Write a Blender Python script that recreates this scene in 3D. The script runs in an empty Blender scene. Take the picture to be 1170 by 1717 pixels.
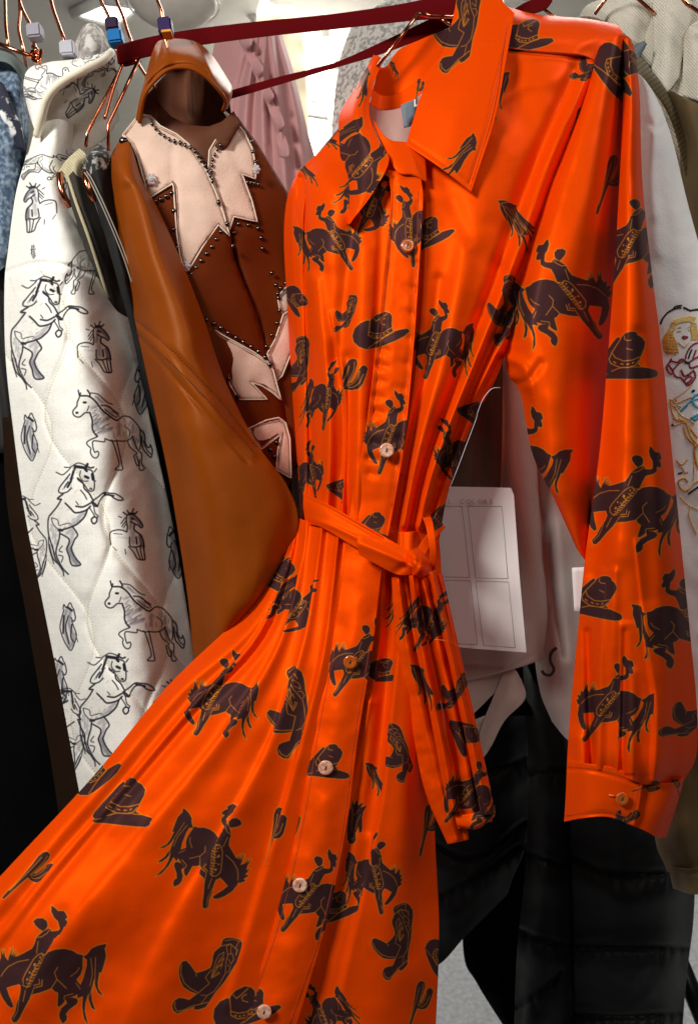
import bpy, bmesh, math, random
import numpy as np
from mathutils import Vector, Matrix, geometry as mgeo

random.seed(7); np.random.seed(7)
R = math.radians
SC = bpy.context.scene
COL = SC.collection

# ------------------------------------------------------------------ camera
FPX = 1297.0                      # focal length in photo pixels (photo is 1170 x 1717)
CX, CY = 585.0, 858.5
PITCH, ROLL = R(12.0), R(4.0)
CAM = np.array([0.0, 0.0, 1.45])
fw = np.array([0, math.cos(PITCH), -math.sin(PITCH)])
u0 = np.array([0, math.sin(PITCH), math.cos(PITCH)])
r0 = np.array([1.0, 0, 0])
rt = r0 * math.cos(ROLL) - u0 * math.sin(ROLL)
up = r0 * math.sin(ROLL) + u0 * math.cos(ROLL)
cd = bpy.data.cameras.new('camera')
cam = bpy.data.objects.new('camera', cd); COL.objects.link(cam)
cd.sensor_fit = 'VERTICAL'; cd.sensor_height = 36.0; cd.lens = 36.0 * FPX / 1717.0
cd.clip_start = 0.02; cd.clip_end = 100
cd.dof.use_dof = True; cd.dof.focus_distance = 0.93; cd.dof.aperture_fstop = 8.0
cam.matrix_world = Matrix(((rt[0], up[0], -fw[0], CAM[0]), (rt[1], up[1], -fw[1], CAM[1]), (rt[2], up[2], -fw[2], CAM[2]), (0, 0, 0, 1)))
SC.camera = cam

# ------------------------------------------------------------------ world, lamps, exposure
w = bpy.data.worlds.new('World'); SC.world = w; w.use_nodes = True
w.node_tree.nodes['Background'].inputs[0].default_value = (0.95, 0.97, 1.0, 1)
w.node_tree.nodes['Background'].inputs[1].default_value = 0.018
def area(name, loc, target, sx, sy, power, col=(1, 0.96, 0.9)):
    l = bpy.data.lights.new(name, 'AREA'); l.shape = 'RECTANGLE'; l.size = sx; l.size_y = sy; l.energy = power; l.color = col
    o = bpy.data.objects.new(name, l); COL.objects.link(o); o.location = loc
    o.rotation_euler = (Vector(target) - Vector(loc)).to_track_quat('-Z', 'Y').to_euler()
    return o
area('area_lamp', (-0.95, -0.05, 2.45), (-0.2, 0.8, 1.1), 0.45, 0.35, 31)
area('area_lamp', (1.15, 0.60, 2.72), (0.5, 0.95, 1.4), 0.4, 0.4, 8)  # unseen fill, added at the right to brighten the white tee
area('area_lamp', (0.45, -0.9, 2.72), (0.15, 0.95, 1.1), 0.5, 0.5, 6)  # unseen front fill, added and aimed to lift the white card
area('area_lamp', (0.3, 3.6, 2.86), (0.3, 3.6, 0), 2.5, 2.5, 260)
SC.view_settings.view_transform = 'Standard'; SC.view_settings.look = 'None'
SC.view_settings.exposure = 0.0; SC.view_settings.gamma = 1.0
SC.cycles.use_denoising = True
SC.cycles.max_bounces = 8
SC.cycles.sample_clamp_indirect = 4

# ------------------------------------------------------------------ helpers
def P(px, py, d):
    """point seen at photo position (px, py), d metres in front of the lens plane"""
    px = np.asarray(px, float); py = np.asarray(py, float); d = np.asarray(d, float)
    a = ((px - CX) / FPX * d)[..., None] * rt + ((CY - py) / FPX * d)[..., None] * up + d[..., None] * fw
    return a + CAM

def lin(c):
    return tuple(((x / 255.0) / 12.92 if x / 255.0 <= 0.04045 else ((x / 255.0 + 0.055) / 1.055) ** 2.4) for x in c) + (1.0,)

MATS = {}
def mat(name, col=(128, 128, 128), rough=0.6, metal=0.0, sheen=0.0, bump=0.0, bscale=400.0, bump2=0.0, b2scale=30.0,
        var=0.0, vscale=20.0, canvas=None, emit=0.0, spec=0.5, coat=0.0, wave=None, tint=None, stint=None, alpha=1.0, trans=0.0, voro=None):
    if name in MATS: return MATS[name]
    m = bpy.data.materials.new(name); m.use_nodes = True; nt = m.node_tree; N = nt.nodes; L = nt.links
    b = N['Principled BSDF']
    b.inputs['Base Color'].default_value = lin(col); b.inputs['Roughness'].default_value = rough; b.inputs['Metallic'].default_value = metal
    b.inputs['Specular IOR Level'].default_value = spec
    if stint: b.inputs['Specular Tint'].default_value = lin(stint)
    if sheen: b.inputs['Sheen Weight'].default_value = sheen; b.inputs['Sheen Roughness'].default_value = 0.4
    if coat: b.inputs['Coat Weight'].default_value = coat; b.inputs['Coat Roughness'].default_value = 0.2
    if emit: b.inputs['Emission Color'].default_value = lin(col); b.inputs['Emission Strength'].default_value = emit
    if alpha < 1: b.inputs['Alpha'].default_value = alpha
    if trans: b.inputs['Transmission Weight'].default_value = trans
    tc = N.new('ShaderNodeTexCoord')
    csock = None
    if canvas is not None:
        t = N.new('ShaderNodeTexImage'); t.image = canvas.image(); t.extension = 'EXTEND'
        L.new(tc.outputs['UV'], t.inputs[0]); csock = t.outputs[0]
    if var:
        n = N.new('ShaderNodeTexNoise'); n.inputs['Scale'].default_value = vscale; n.inputs['Detail'].default_value = 5
        L.new(tc.outputs['Object'], n.inputs['Vector'])
        r = N.new('ShaderNodeValToRGB'); lo, hi = 1 - var, 1 + var * 0.6
        r.color_ramp.elements[0].position = 0.3; r.color_ramp.elements[1].position = 0.7
        r.color_ramp.elements[0].color = (lo, lo, lo, 1); r.color_ramp.elements[1].color = (hi, hi, hi, 1)
        L.new(n.outputs[0], r.inputs[0])
        mx = N.new('ShaderNodeMix'); mx.data_type = 'RGBA'; mx.blend_type = 'MULTIPLY'; mx.inputs[0].default_value = 1
        if csock is None: mx.inputs[6].default_value = lin(col)
        else: L.new(csock, mx.inputs[6])
        L.new(r.outputs[0], mx.inputs[7]); csock = mx.outputs[2]
    if tint:                                    # second colour in blotches: (rgb, scale, lo, hi)
        n = N.new('ShaderNodeTexNoise'); n.inputs['Scale'].default_value = tint[1]; n.inputs['Detail'].default_value = 6
        L.new(tc.outputs['Object'], n.inputs['Vector'])
        r = N.new('ShaderNodeMapRange'); r.inputs[1].default_value = tint[2]; r.inputs[2].default_value = tint[3]
        L.new(n.outputs[0], r.inputs[0])
        mx = N.new('ShaderNodeMix'); mx.data_type = 'RGBA'; L.new(r.outputs[0], mx.inputs[0])
        if csock is None: mx.inputs[6].default_value = lin(col)
        else: L.new(csock, mx.inputs[6])
        mx.inputs[7].default_value = lin(tint[0]); csock = mx.outputs[2]
    hs = []
    if bump:
        n = N.new('ShaderNodeTexNoise'); n.inputs['Scale'].default_value = bscale; n.inputs['Detail'].default_value = 3
        L.new(tc.outputs['Object'], n.inputs['Vector']); hs.append((n.outputs[0], bump))
    if bump2:
        n = N.new('ShaderNodeTexNoise'); n.inputs['Scale'].default_value = b2scale; n.inputs['Detail'].default_value = 3
        L.new(tc.outputs['Object'], n.inputs['Vector']); hs.append((n.outputs[0], bump2))
    if voro:
        n = N.new('ShaderNodeTexVoronoi'); n.inputs['Scale'].default_value = voro[0]
        L.new(tc.outputs['Object'], n.inputs['Vector']); hs.append((n.outputs[0], voro[1]))
    if wave:                                    # ribs: (scale, strength, angle, colour contrast)
        mp = N.new('ShaderNodeMapping'); mp.inputs['Rotation'].default_value = (0, 0, wave[2])
        L.new(tc.outputs['UV'], mp.inputs[0])
        n = N.new('ShaderNodeTexWave'); n.inputs['Scale'].default_value = wave[0]; n.inputs['Distortion'].default_value = 0.6; n.inputs['Detail'].default_value = 2
        L.new(mp.outputs[0], n.inputs['Vector']); hs.append((n.outputs['Fac'], wave[1]))
        if wave[3]:
            r = N.new('ShaderNodeMapRange'); r.inputs[3].default_value = 1 - wave[3]; r.inputs[4].default_value = 1.0
            L.new(n.outputs['Fac'], r.inputs[0])
            mx = N.new('ShaderNodeMix'); mx.data_type = 'RGBA'; mx.blend_type = 'MULTIPLY'; mx.inputs[0].default_value = 1
            if csock is None: mx.inputs[6].default_value = lin(col)
            else: L.new(csock, mx.inputs[6])
            L.new(r.outputs[0], mx.inputs[7]); csock = mx.outputs[2]
    prev = None
    for s, k in hs:
        bn = N.new('ShaderNodeBump'); bn.inputs['Strength'].default_value = min(1, k); bn.inputs['Distance'].default_value = 0.001
        L.new(s, bn.inputs['Height'])
        if prev: L.new(prev, bn.inputs['Normal'])
        prev = bn.outputs[0]
    if prev: L.new(prev, b.inputs['Normal'])
    if csock is not None: L.new(csock, b.inputs['Base Color'])
    MATS[name] = m
    return m

def link(o, parent=None, m=None):
    COL.objects.link(o)
    if m is not None and not o.data.materials: o.data.materials.append(m)
    if parent is not None: o.parent = parent
    return o

def tag(o, label=None, cat=None, group=None, kind=None):
    if label: o['label'] = label
    if cat: o['category'] = cat
    if group: o['group'] = group
    if kind: o['kind'] = kind
    return o

def thing(name, label, cat, group=None):
    o = bpy.data.objects.new(name, None); o.empty_display_size = 0.02; COL.objects.link(o)
    return tag(o, label, cat, group)

def mesh_obj(name, V, F, m, parent=None, uv=None, smooth=True):
    V = np.asarray(V, float).reshape(-1, 3)
    me = bpy.data.meshes.new(name)
    if isinstance(F, np.ndarray):
        n = len(F); k = F.shape[1]
        me.vertices.add(len(V)); me.vertices.foreach_set('co', V.ravel())
        me.loops.add(n * k); me.loops.foreach_set('vertex_index', F.ravel().astype(np.int32))
        me.polygons.add(n); me.polygons.foreach_set('loop_start', np.arange(0, n * k, k, dtype=np.int32))
        me.polygons.foreach_set('loop_total', np.full(n, k, dtype=np.int32))
        me.update(calc_edges=True); me.validate()
    else:
        me.from_pydata([tuple(v) for v in V], [], F); me.update()
    if uv is not None:
        l = me.uv_layers.new(name='UVMap'); idx = np.empty(len(me.loops), dtype=np.int32)
        me.loops.foreach_get('vertex_index', idx)
        l.data.foreach_set('uv', np.asarray(uv, np.float32)[idx].ravel())
    me.polygons.foreach_set('use_smooth', np.full(len(me.polygons), smooth))
    o = bpy.data.objects.new(name, me)
    return link(o, parent, m)

def cr(pts, n):
    """Catmull-Rom through pts (k,dim...) sampled at n places"""
    pts = np.asarray(pts, float); k = len(pts)
    t = np.linspace(0, k - 1, n) if np.isscalar(n) else np.asarray(n) * (k - 1)
    i = np.clip(t.astype(int), 0, k - 2); f = (t - i).reshape((-1,) + (1,) * (pts.ndim - 1))
    p1, p2 = pts[i], pts[i + 1]
    p0 = np.where((i > 0).reshape(f.shape), pts[np.maximum(i - 1, 0)], 2 * p1 - p2)
    p3 = np.where((i < k - 2).reshape(f.shape), pts[np.minimum(i + 2, k - 1)], 2 * p2 - p1)
    return 0.5 * ((2 * p1) + (-p0 + p2) * f + (2 * p0 - 5 * p1 + 4 * p2 - p3) * f ** 2 + (-p0 + 3 * p1 - 3 * p2 + p3) * f ** 3)

def vnoise(X, Y, scale, seed):
    rs = np.random.RandomState(seed); g = rs.rand(64, 64) * 2 - 1
    x = X / scale; y = Y / scale; xi = np.floor(x).astype(int); yi = np.floor(y).astype(int)
    fx = x - xi; fy = y - yi; fx = fx * fx * (3 - 2 * fx); fy = fy * fy * (3 - 2 * fy)
    G = lambda a, b: g[a % 64, b % 64]
    return (G(xi, yi) * (1 - fx) + G(xi + 1, yi) * fx) * (1 - fy) + (G(xi, yi + 1) * (1 - fx) + G(xi + 1, yi + 1) * fx) * fy

def pldist(X, Y, pts):
    best = np.full(X.shape, 1e9); sg = np.zeros(X.shape); tt = np.zeros(X.shape)
    pts = np.asarray(pts, float); n = len(pts) - 1
    for i in range(n):
        a, b = pts[i], pts[i + 1]; e = b - a; L2 = e @ e + 1e-9
        t = np.clip(((X - a[0]) * e[0] + (Y - a[1]) * e[1]) / L2, 0, 1)
        dx = X - a[0] - t * e[0]; dy = Y - a[1] - t * e[1]; d = np.hypot(dx, dy)
        c = np.sign(e[0] * dy - e[1] * dx); m = d < best
        best = np.where(m, d, best); sg = np.where(m, c, sg); tt = np.where(m, (i + t) / n, tt)
    return best, best * sg, tt

def relief(X, Y, folds):
    """folds: (kind, pts, w0, w1, a0, a1) - 'r' ridge (a>0) or valley, 'p' / 'q' one-sided pleat on the right / left of the line"""
    out = np.zeros(X.shape)
    for f in folds:
        kind, pts, w0, w1, a0, a1 = f[:6]
        pl = cr(pts, max(6, 5 * len(pts)))
        pad = 5 * max(w0, w1)
        box = (X > pl[:, 0].min() - pad) & (X < pl[:, 0].max() + pad) & (Y > pl[:, 1].min() - pad) & (Y < pl[:, 1].max() + pad)
        if not box.any(): continue
        d, s, t = pldist(X[box], Y[box], pl)
        ww = w0 + (w1 - w0) * t; aa = a0 + (a1 - a0) * t
        if kind == 'r': v = aa * np.exp(-(d / ww) ** 2)
        else:
            s = s if kind == 'p' else -s
            v = aa * np.exp(-np.abs(s) / ww) / (1 + np.exp(-np.clip(s / np.maximum(1.3, ww * 0.11), -30, 30))) * np.exp(-np.maximum(0, d - np.abs(s)) / ww)
            endd = np.minimum(t, 1 - t); v = v * np.clip(endd / 0.02 + 0.05, 0, 1)
        out[box] += v
    return out

def pleat_shift(X, Y, folds):
    """cloth swallowed by each pleat: the print jumps sideways across the fold line"""
    out = np.zeros(X.shape)
    for f in folds:
        kind, pts, w0, w1, a0, a1 = f[:6]
        if kind == 'r': continue
        pl = cr(pts, max(6, 5 * len(pts))); d, sgn, t = pldist(X, Y, pl)
        sgn = sgn if kind == 'p' else -sgn
        k = (-1 if kind == 'p' else 1) * 1500.0 * (a0 + (a1 - a0) * t)
        v = k * np.exp(-np.abs(sgn) / (3.0 * (w0 + (w1 - w0) * t))) * (sgn > 0) * np.exp(-np.maximum(0, d - np.abs(sgn)) / 10)
        out += v * np.clip(np.minimum(t, 1 - t) / 0.1, 0, 1)
    return out

def patch(name, rows, m, parent=None, nu=40, nv=60, folds=(), bulge=0.0, back=0.003, noise=(), uvc=None, power=2.0, extra=None):
    """cloth piece lofted through rows of (x, y, depth) control points; closed behind"""
    k = max(len(r) for r in rows); cps = []
    for r in rows:
        r = np.asarray(r, float)
        cps.append(r if len(r) == k else cr(r, k))
    cps = np.asarray(cps)
    if bulge: uu = 0.5 - 0.5 * np.cos(np.linspace(0, math.pi, nu))
    else: uu = np.linspace(0, 1, nu)
    G = cr(cps, nv)                                   # nv, k, 3
    G = np.swapaxes(cr(np.swapaxes(G, 0, 1), uu), 0, 1)   # nv, nu, 3
    X, Y, D = G[..., 0], G[..., 1], G[..., 2]
    s = (2 * uu - 1)[None, :] * np.ones((nv, 1))
    vv = np.linspace(0, 1, nv)[:, None] * np.ones((1, nu))
    prof = np.power(np.clip(1 - np.abs(s) ** power, 0, 1), 1 / power)
    bl = bulge if np.isscalar(bulge) else np.interp(vv, np.linspace(0, 1, len(bulge)), bulge)
    h = relief(X, Y, folds)
    for a, sc, sd in noise: h += a * vnoise(X, Y, sc, sd)
    if extra is not None: h = h + extra(X, Y, s, vv)
    edge = np.ones_like(h)
    DF = D - bl * prof - h * edge
    DB = D + back + bl * prof
    DB = np.maximum(DB, DF + back)
    V = np.concatenate([P(X, Y, DF).reshape(-1, 3), P(X, Y, DB).reshape(-1, 3)])
    I = np.arange(nv * nu).reshape(nv, nu); n = nv * nu
    q = lambda a, b, c, d: np.stack([a.ravel(), b.ravel(), c.ravel(), d.ravel()], 1)
    F = [q(I[:-1, :-1], I[1:, :-1], I[1:, 1:], I[:-1, 1:]),
         q(I[:-1, :-1] + n, I[:-1, 1:] + n, I[1:, 1:] + n, I[1:, :-1] + n)]
    for E, fl in ((I[0], 0), (I[-1], 1), (I[:, 0], 1), (I[:, -1], 0)):
        a, b = E[:-1], E[1:]
        F.append(q(a, b, b + n, a + n) if not fl else q(b, a, a + n, b + n))
    F = np.concatenate(F)
    uv = None
    if uvc is not None:
        if bulge:
            xc = 0.5 * (X[:, :1] + X[:, -1:]); hw = 0.5 * (X[:, -1:] - X[:, :1]); yc = 0.5 * (Y[:, :1] + Y[:, -1:]); hy = 0.5 * (Y[:, -1:] - Y[:, :1])
            U = xc + hw * np.arcsin(np.clip(s, -1, 1)); W = yc + hy * s
        else: U, W = X + pleat_shift(X, Y, folds), Y
        uv = np.stack([(U - uvc.x0) / uvc.w, 1 - (W - uvc.y0) / uvc.h], -1).reshape(-1, 2)
        uv = np.concatenate([uv, uv])
    else:
        uv = np.stack([X / 1000.0, Y / 1000.0], -1).reshape(-1, 2); uv = np.concatenate([uv, uv])
    return mesh_obj(name, V, F, m, parent, uv)

def panel(name, pts, depth, m, parent=None, flat=False, thick=0.003, puff=0.0, pw=6.0, step=9.0, uvc=None, smooth_pts=False, folds=(), noise=()):
    """flat-cut piece with an outline given in photo px; depth = number or function; edges rolled by puff"""
    pts = np.asarray(pts, float)
    if smooth_pts: pts = cr(np.vstack([pts, pts[:1]]), 6 * len(pts))[:-1]
    dense = []
    for i in range(len(pts)):
        a, b = pts[i], pts[(i + 1) % len(pts)]; n = max(1, int(np.hypot(*(b - a)) / step))
        for j in range(n): dense.append(a + (b - a) * j / n)
    dense = np.asarray(dense); nb = len(dense)
    x0, y0 = dense.min(0); x1, y1 = dense.max(0)
    gx, gy = np.meshgrid(np.arange(x0, x1, step), np.arange(y0, y1, step)); gx = gx.ravel(); gy = gy.ravel()
    inside = np.zeros(len(gx), bool)
    for i in range(nb):
        a, b = dense[i], dense[(i + 1) % nb]
        c = ((a[1] > gy) != (b[1] > gy)) & (gx < (b[0] - a[0]) * (gy - a[1]) / (b[1] - a[1] + 1e-12) + a[0]); inside ^= c
    cl = np.vstack([dense, dense[:1]])
    if inside.any():
        bd, _, _ = pldist(gx[inside], gy[inside], cl); keep = bd > step * 0.45
        inner = np.stack([gx[inside][keep], gy[inside][keep]], 1)
    else: inner = np.zeros((0, 2))
    allp = np.vstack([dense, inner])
    res = mgeo.delaunay_2d_cdt([Vector(p) for p in allp], [], [list(range(nb))], 1, 1e-5)
    v2 = np.array([[p.x, p.y] for p in res[0]]); tris = [list(f) for f in res[2]]
    bd, _, _ = pldist(v2[:, 0], v2[:, 1], cl)
    D = depth(v2[:, 0], v2[:, 1]) if callable(depth) else np.full(len(v2), float(depth))
    h = puff * (1 - np.exp(-bd / pw)) + relief(v2[:, 0], v2[:, 1], folds)
    for a, sc, sd in noise: h = h + a * vnoise(v2[:, 0], v2[:, 1], sc, sd)
    n = len(v2)
    V = np.concatenate([P(v2[:, 0], v2[:, 1], D - h), P(v2[:, 0], v2[:, 1], D + thick)])
    F = [f for f in tris] + [[i + n for i in reversed(f)] for f in tris]
    cnt = {}
    for f in tris:
        for i in range(len(f)):
            e = (f[i], f[(i + 1) % len(f)]); cnt[e] = 1
    for (a, b) in cnt:
        if (b, a) not in cnt: F.append([b, a, a + n, b + n])
    uv = None
    if uvc is not None:
        uv = np.stack([(v2[:, 0] - uvc.x0) / uvc.w, 1 - (v2[:, 1] - uvc.y0) / uvc.h], 1); uv = np.concatenate([uv, uv])
    else:
        uv = np.concatenate([v2, v2]) / 1000.0
    o = mesh_obj(name, V, F, m, parent, uv)
    bm = bmesh.new(); bm.from_mesh(o.data); bmesh.ops.recalc_face_normals(bm, faces=bm.faces); bm.to_mesh(o.data); bm.free()
    if flat: o.data.polygons.foreach_set('use_smooth', np.full(len(o.data.polygons), False))
    return o

def tube(name, pts, rad, m, parent=None, sides=10, smooth=True, flat=1.0, cap=True, n=None):
    """round bar through world points; rad number or list"""
    pts = np.asarray(pts, float)
    if smooth and len(pts) > 2:
        nn = n or max(8, 6 * len(pts)); rr = rad if np.isscalar(rad) else cr(np.asarray(rad, float)[:, None], nn)[:, 0]; pts = cr(pts, nn)
    else: rr = rad if np.isscalar(rad) else np.asarray(rad)
    k = len(pts); rr = np.full(k, rr) if np.isscalar(rr) else rr
    T = np.gradient(pts, axis=0); T /= np.linalg.norm(T, axis=1)[:, None] + 1e-12
    nrm = np.cross(T[0], fw); nrm = nrm if np.linalg.norm(nrm) > 1e-3 else np.cross(T[0], up); nrm /= np.linalg.norm(nrm)
    V = []; 
    for i in range(k):
        nrm = nrm - T[i] * (nrm @ T[i]); nrm /= np.linalg.norm(nrm) + 1e-12; bn = np.cross(T[i], nrm)
        for j in range(sides):
            a = 2 * math.pi * j / sides; V.append(pts[i] + rr[i] * (math.cos(a) * nrm + flat * math.sin(a) * bn))
    F = [[i * sides + j, i * sides + (j + 1) % sides, (i + 1) * sides + (j + 1) % sides, (i + 1) * sides + j] for i in range(k - 1) for j in range(sides)]
    if cap: F += [list(range(sides))[::-1], [(k - 1) * sides + j for j in range(sides)]]
    return mesh_obj(name, V, F, m, parent)

def ptube(name, pts, rad, m, parent=None, **kw):
    p = np.asarray(pts, float)
    return tube(name, P(p[:, 0], p[:, 1], p[:, 2]), rad, m, parent, **kw)

def along(pts, step):
    p = cr(pts, 12 * len(pts)); s = np.concatenate([[0], np.cumsum(np.hypot(*np.diff(p, axis=0).T))])
    n = max(2, int(s[-1] / step) + 1); t = np.linspace(0, s[-1], n)
    return np.stack([np.interp(t, s, p[:, 0]), np.interp(t, s, p[:, 1])], 1)

def on_patch(o, pts, off):
    V = np.empty(len(o.data.vertices) * 3); o.data.vertices.foreach_get('co', V); V = V.reshape(-1, 3); V = V[:len(V) // 2]
    rel = V - CAM; dd = rel @ fw; X = CX + FPX * (rel @ rt) / dd; Y = CY - FPX * (rel @ up) / dd; out = []
    for x, y in pts:
        k = np.argsort((X - x) ** 2 + (Y - y) ** 2)[:4]; out.append(P(x, y, dd[k].mean() - off))
    return out

def ray_frame(px, py):
    """axes of a small thing facing the viewer at that place"""
    return rt, up, -fw

def box_at(name, px, py, d, wpx, hpx, dep, ang, m, parent=None, bev=0.12):
    """bevelled block, size in photo px at depth d, turned ang degrees in its own plane"""
    bm = bmesh.new(); bmesh.ops.create_cube(bm, size=1)
    W = wpx / FPX * d; H = hpx / FPX * d
    for v in bm.verts: v.co = Vector((v.co.x * W, v.co.y * H, v.co.z * dep))
    bmesh.ops.bevel(bm, geom=bm.edges[:], offset=min(W, H, dep) * bev, segments=2, affect='EDGES')
    a = R(ang); ca, sa = math.cos(a), math.sin(a); c = P(px, py, d)
    for v in bm.verts:
        x, y = v.co.x * ca - v.co.y * sa, v.co.x * sa + v.co.y * ca
        v.co = Vector(c + rt * x + up * y - fw * v.co.z)
    me = bpy.data.meshes.new(name); bm.to_mesh(me); bm.free()
    return link(bpy.data.objects.new(name, me), parent, m)


# ------------------------------------------------------------------ cloth prints, drawn into canvases by code
class Canvas:
    def __init__(s, name, x0, y0, x1, y1, base, weave=0.012, seed=1, res=1.0):
        s.name, s.x0, s.y0, s.w, s.h, s.res = name, x0, y0, x1 - x0, y1 - y0, res
        W, H = int(s.w * res), int(s.h * res); s.W, s.H = W, H
        rs = np.random.RandomState(seed)
        n = rs.randn(H, W, 1) * weave + rs.randn(H, 1, 1) * weave * 0.25 + rs.randn(1, W, 1) * weave * 0.25
        s.a = np.clip(np.asarray(base, float)[None, None] / 255.0 * (1 + n), 0, 1); s.img = None
    def image(s):
        if s.img is None:
            im = bpy.data.images.new(s.name, s.W, s.H, alpha=False)
            px = np.ones((s.H, s.W, 4), np.float32); px[..., :3] = s.a[::-1]
            im.pixels.foreach_set(px.ravel()); im.update(); im.pack(); s.img = im
        return s.img
    def window(s, cx, cy, r):
        X0 = max(0, int((cx - r - s.x0) * s.res)); X1 = min(s.W, int((cx + r - s.x0) * s.res) + 1)
        Y0 = max(0, int((cy - r - s.y0) * s.res)); Y1 = min(s.H, int((cy + r - s.y0) * s.res) + 1)
        return X0, X1, Y0, Y1
    def stamp(s, mo, cx, cy, sc=1.0, rot=0.0, flip=False, sx=1.0, sy=1.0):
        r = mo.rad * sc * max(sx, sy) + 4
        X0, X1, Y0, Y1 = s.window(cx, cy, r)
        if X1 <= X0 or Y1 <= Y0: return
        x, y = np.meshgrid((np.arange(X0, X1) + 0.5) / s.res + s.x0 - cx, (np.arange(Y0, Y1) + 0.5) / s.res + s.y0 - cy)
        a = R(rot); ca, sa = math.cos(a), math.sin(a)
        lx, ly = (x * ca + y * sa) / (sc * sx), (-x * sa + y * ca) / (sc * sy)
        if flip: lx = -lx
        ch = mo.sample(lx, ly); sub = s.a[Y0:Y1, X0:X1]
        for c, al in ch:
            sub[:] = sub * (1 - al[..., None]) + np.asarray(c)[None, None] / 255.0 * al[..., None]
    def line(s, pts, wid, col, al=1.0, dash=None):
        pts = np.asarray(pts, float); c = pts.mean(0); r = np.abs(pts - c).max() + wid + 3
        X0, X1, Y0, Y1 = s.window(c[0], c[1], r)
        if X1 <= X0 or Y1 <= Y0: return
        x, y = np.meshgrid((np.arange(X0, X1) + 0.5) / s.res + s.x0, (np.arange(Y0, Y1) + 0.5) / s.res + s.y0)
        d, _, t = pldist(x, y, pts); k = np.clip((wid / 2 - d) * s.res + 0.5, 0, 1) * al
        if dash:
            L = np.hypot(*np.diff(pts, axis=0).T).sum(); k = k * (np.sin(t * L / dash * 2 * math.pi) > -0.2)
        sub = s.a[Y0:Y1, X0:X1]; sub[:] = sub * (1 - k[..., None]) + np.asarray(col)[None, None] / 255.0 * k[..., None]

DARK, GOLD = (64, 40, 42), (206, 128, 38)
class Motif:
    """a printed figure: polygons (dark, gold edged) and gold lines, or ink strokes"""
    K = 2.0
    def __init__(s, polys, lines, scale, centre, ink=None, bold=1.3):
        f = lambda p: (np.asarray(p, float) - centre) / scale
        polys = [f(p) for p in polys]; lines = [(f(l[0]), l[1] / scale * bold if ink is not None else l[1]) + tuple(l[2:]) for l in lines]
        allp = np.vstack(polys + [l[0] for l in lines]); s.rad = np.abs(allp).max() * 1.42 + 6; s.h = np.abs(allp).max() + 8
        n = int(2 * s.h * s.K); g = (np.arange(n) + 0.5) / s.K - s.h; x, y = np.meshgrid(g, g); s.n = n
        s.ch = []
        if ink is None:
            sd = np.full(x.shape, 1e9)
            for p in polys:
                cl = np.vstack([p, p[:1]]); d, _, _ = pldist(x, y, cl); ins = np.zeros(x.shape, bool)
                for i in range(len(p)):
                    a, b = cl[i], cl[i + 1]
                    ins ^= ((a[1] > y) != (b[1] > y)) & (x < (b[0] - a[0]) * (y - a[1]) / (b[1] - a[1] + 1e-12) + a[0])
                sd = np.minimum(sd, np.where(ins, -d, d))
            s.ch.append((GOLD, 0.9 * np.clip((2.2 - sd) / 1.6, 0, 1)))
            s.ch.append((DARK, np.clip(0.5 - sd * 1.4, 0, 1)))
            gl = np.zeros(x.shape)
            for l in lines:
                d, _, _ = pldist(x, y, l[0]); gl = np.maximum(gl, np.clip((l[1] / 2 - d) * 1.3 + 0.5, 0, 1))
            s.ch.append((GOLD, 0.9 * gl * np.clip(0.5 - sd * 1.4 + 1, 0, 1)))
        else:
            gr = np.zeros(x.shape); k = np.zeros(x.shape)
            for l in lines:
                q = cr(l[0], 4 * len(l[0])) if len(l[0]) > 2 else l[0]
                d, _, _ = pldist(x, y, q); wd = l[1]
                if len(l) > 2: gr = np.maximum(gr, 0.85 * l[2] * np.clip((wd / 2 - d) / (wd * 0.75) + 0.45, 0, 1))
                else: k = np.maximum(k, np.clip((wd / 2 - d) / 0.9 + 0.5, 0, 1))
            s.ch = [((96, 94, 108), gr), (ink, 0.93 * k)]
    def sample(s, lx, ly):
        u = (lx + s.h) * s.K - 0.5; v = (ly + s.h) * s.K - 0.5
        ok = (u >= 0) & (v >= 0) & (u < s.n - 1) & (v < s.n - 1)
        u = np.clip(u, 0, s.n - 1.001); v = np.clip(v, 0, s.n - 1.001); i = u.astype(int); j = v.astype(int); fu = u - i; fv = v - j
        out = []
        for c, a in s.ch:
            z = (a[j, i] * (1 - fu) + a[j, i + 1] * fu) * (1 - fv) + (a[j + 1, i] * (1 - fu) + a[j + 1, i + 1] * fu) * fv
            out.append((c, z * ok))
        return out

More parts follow.
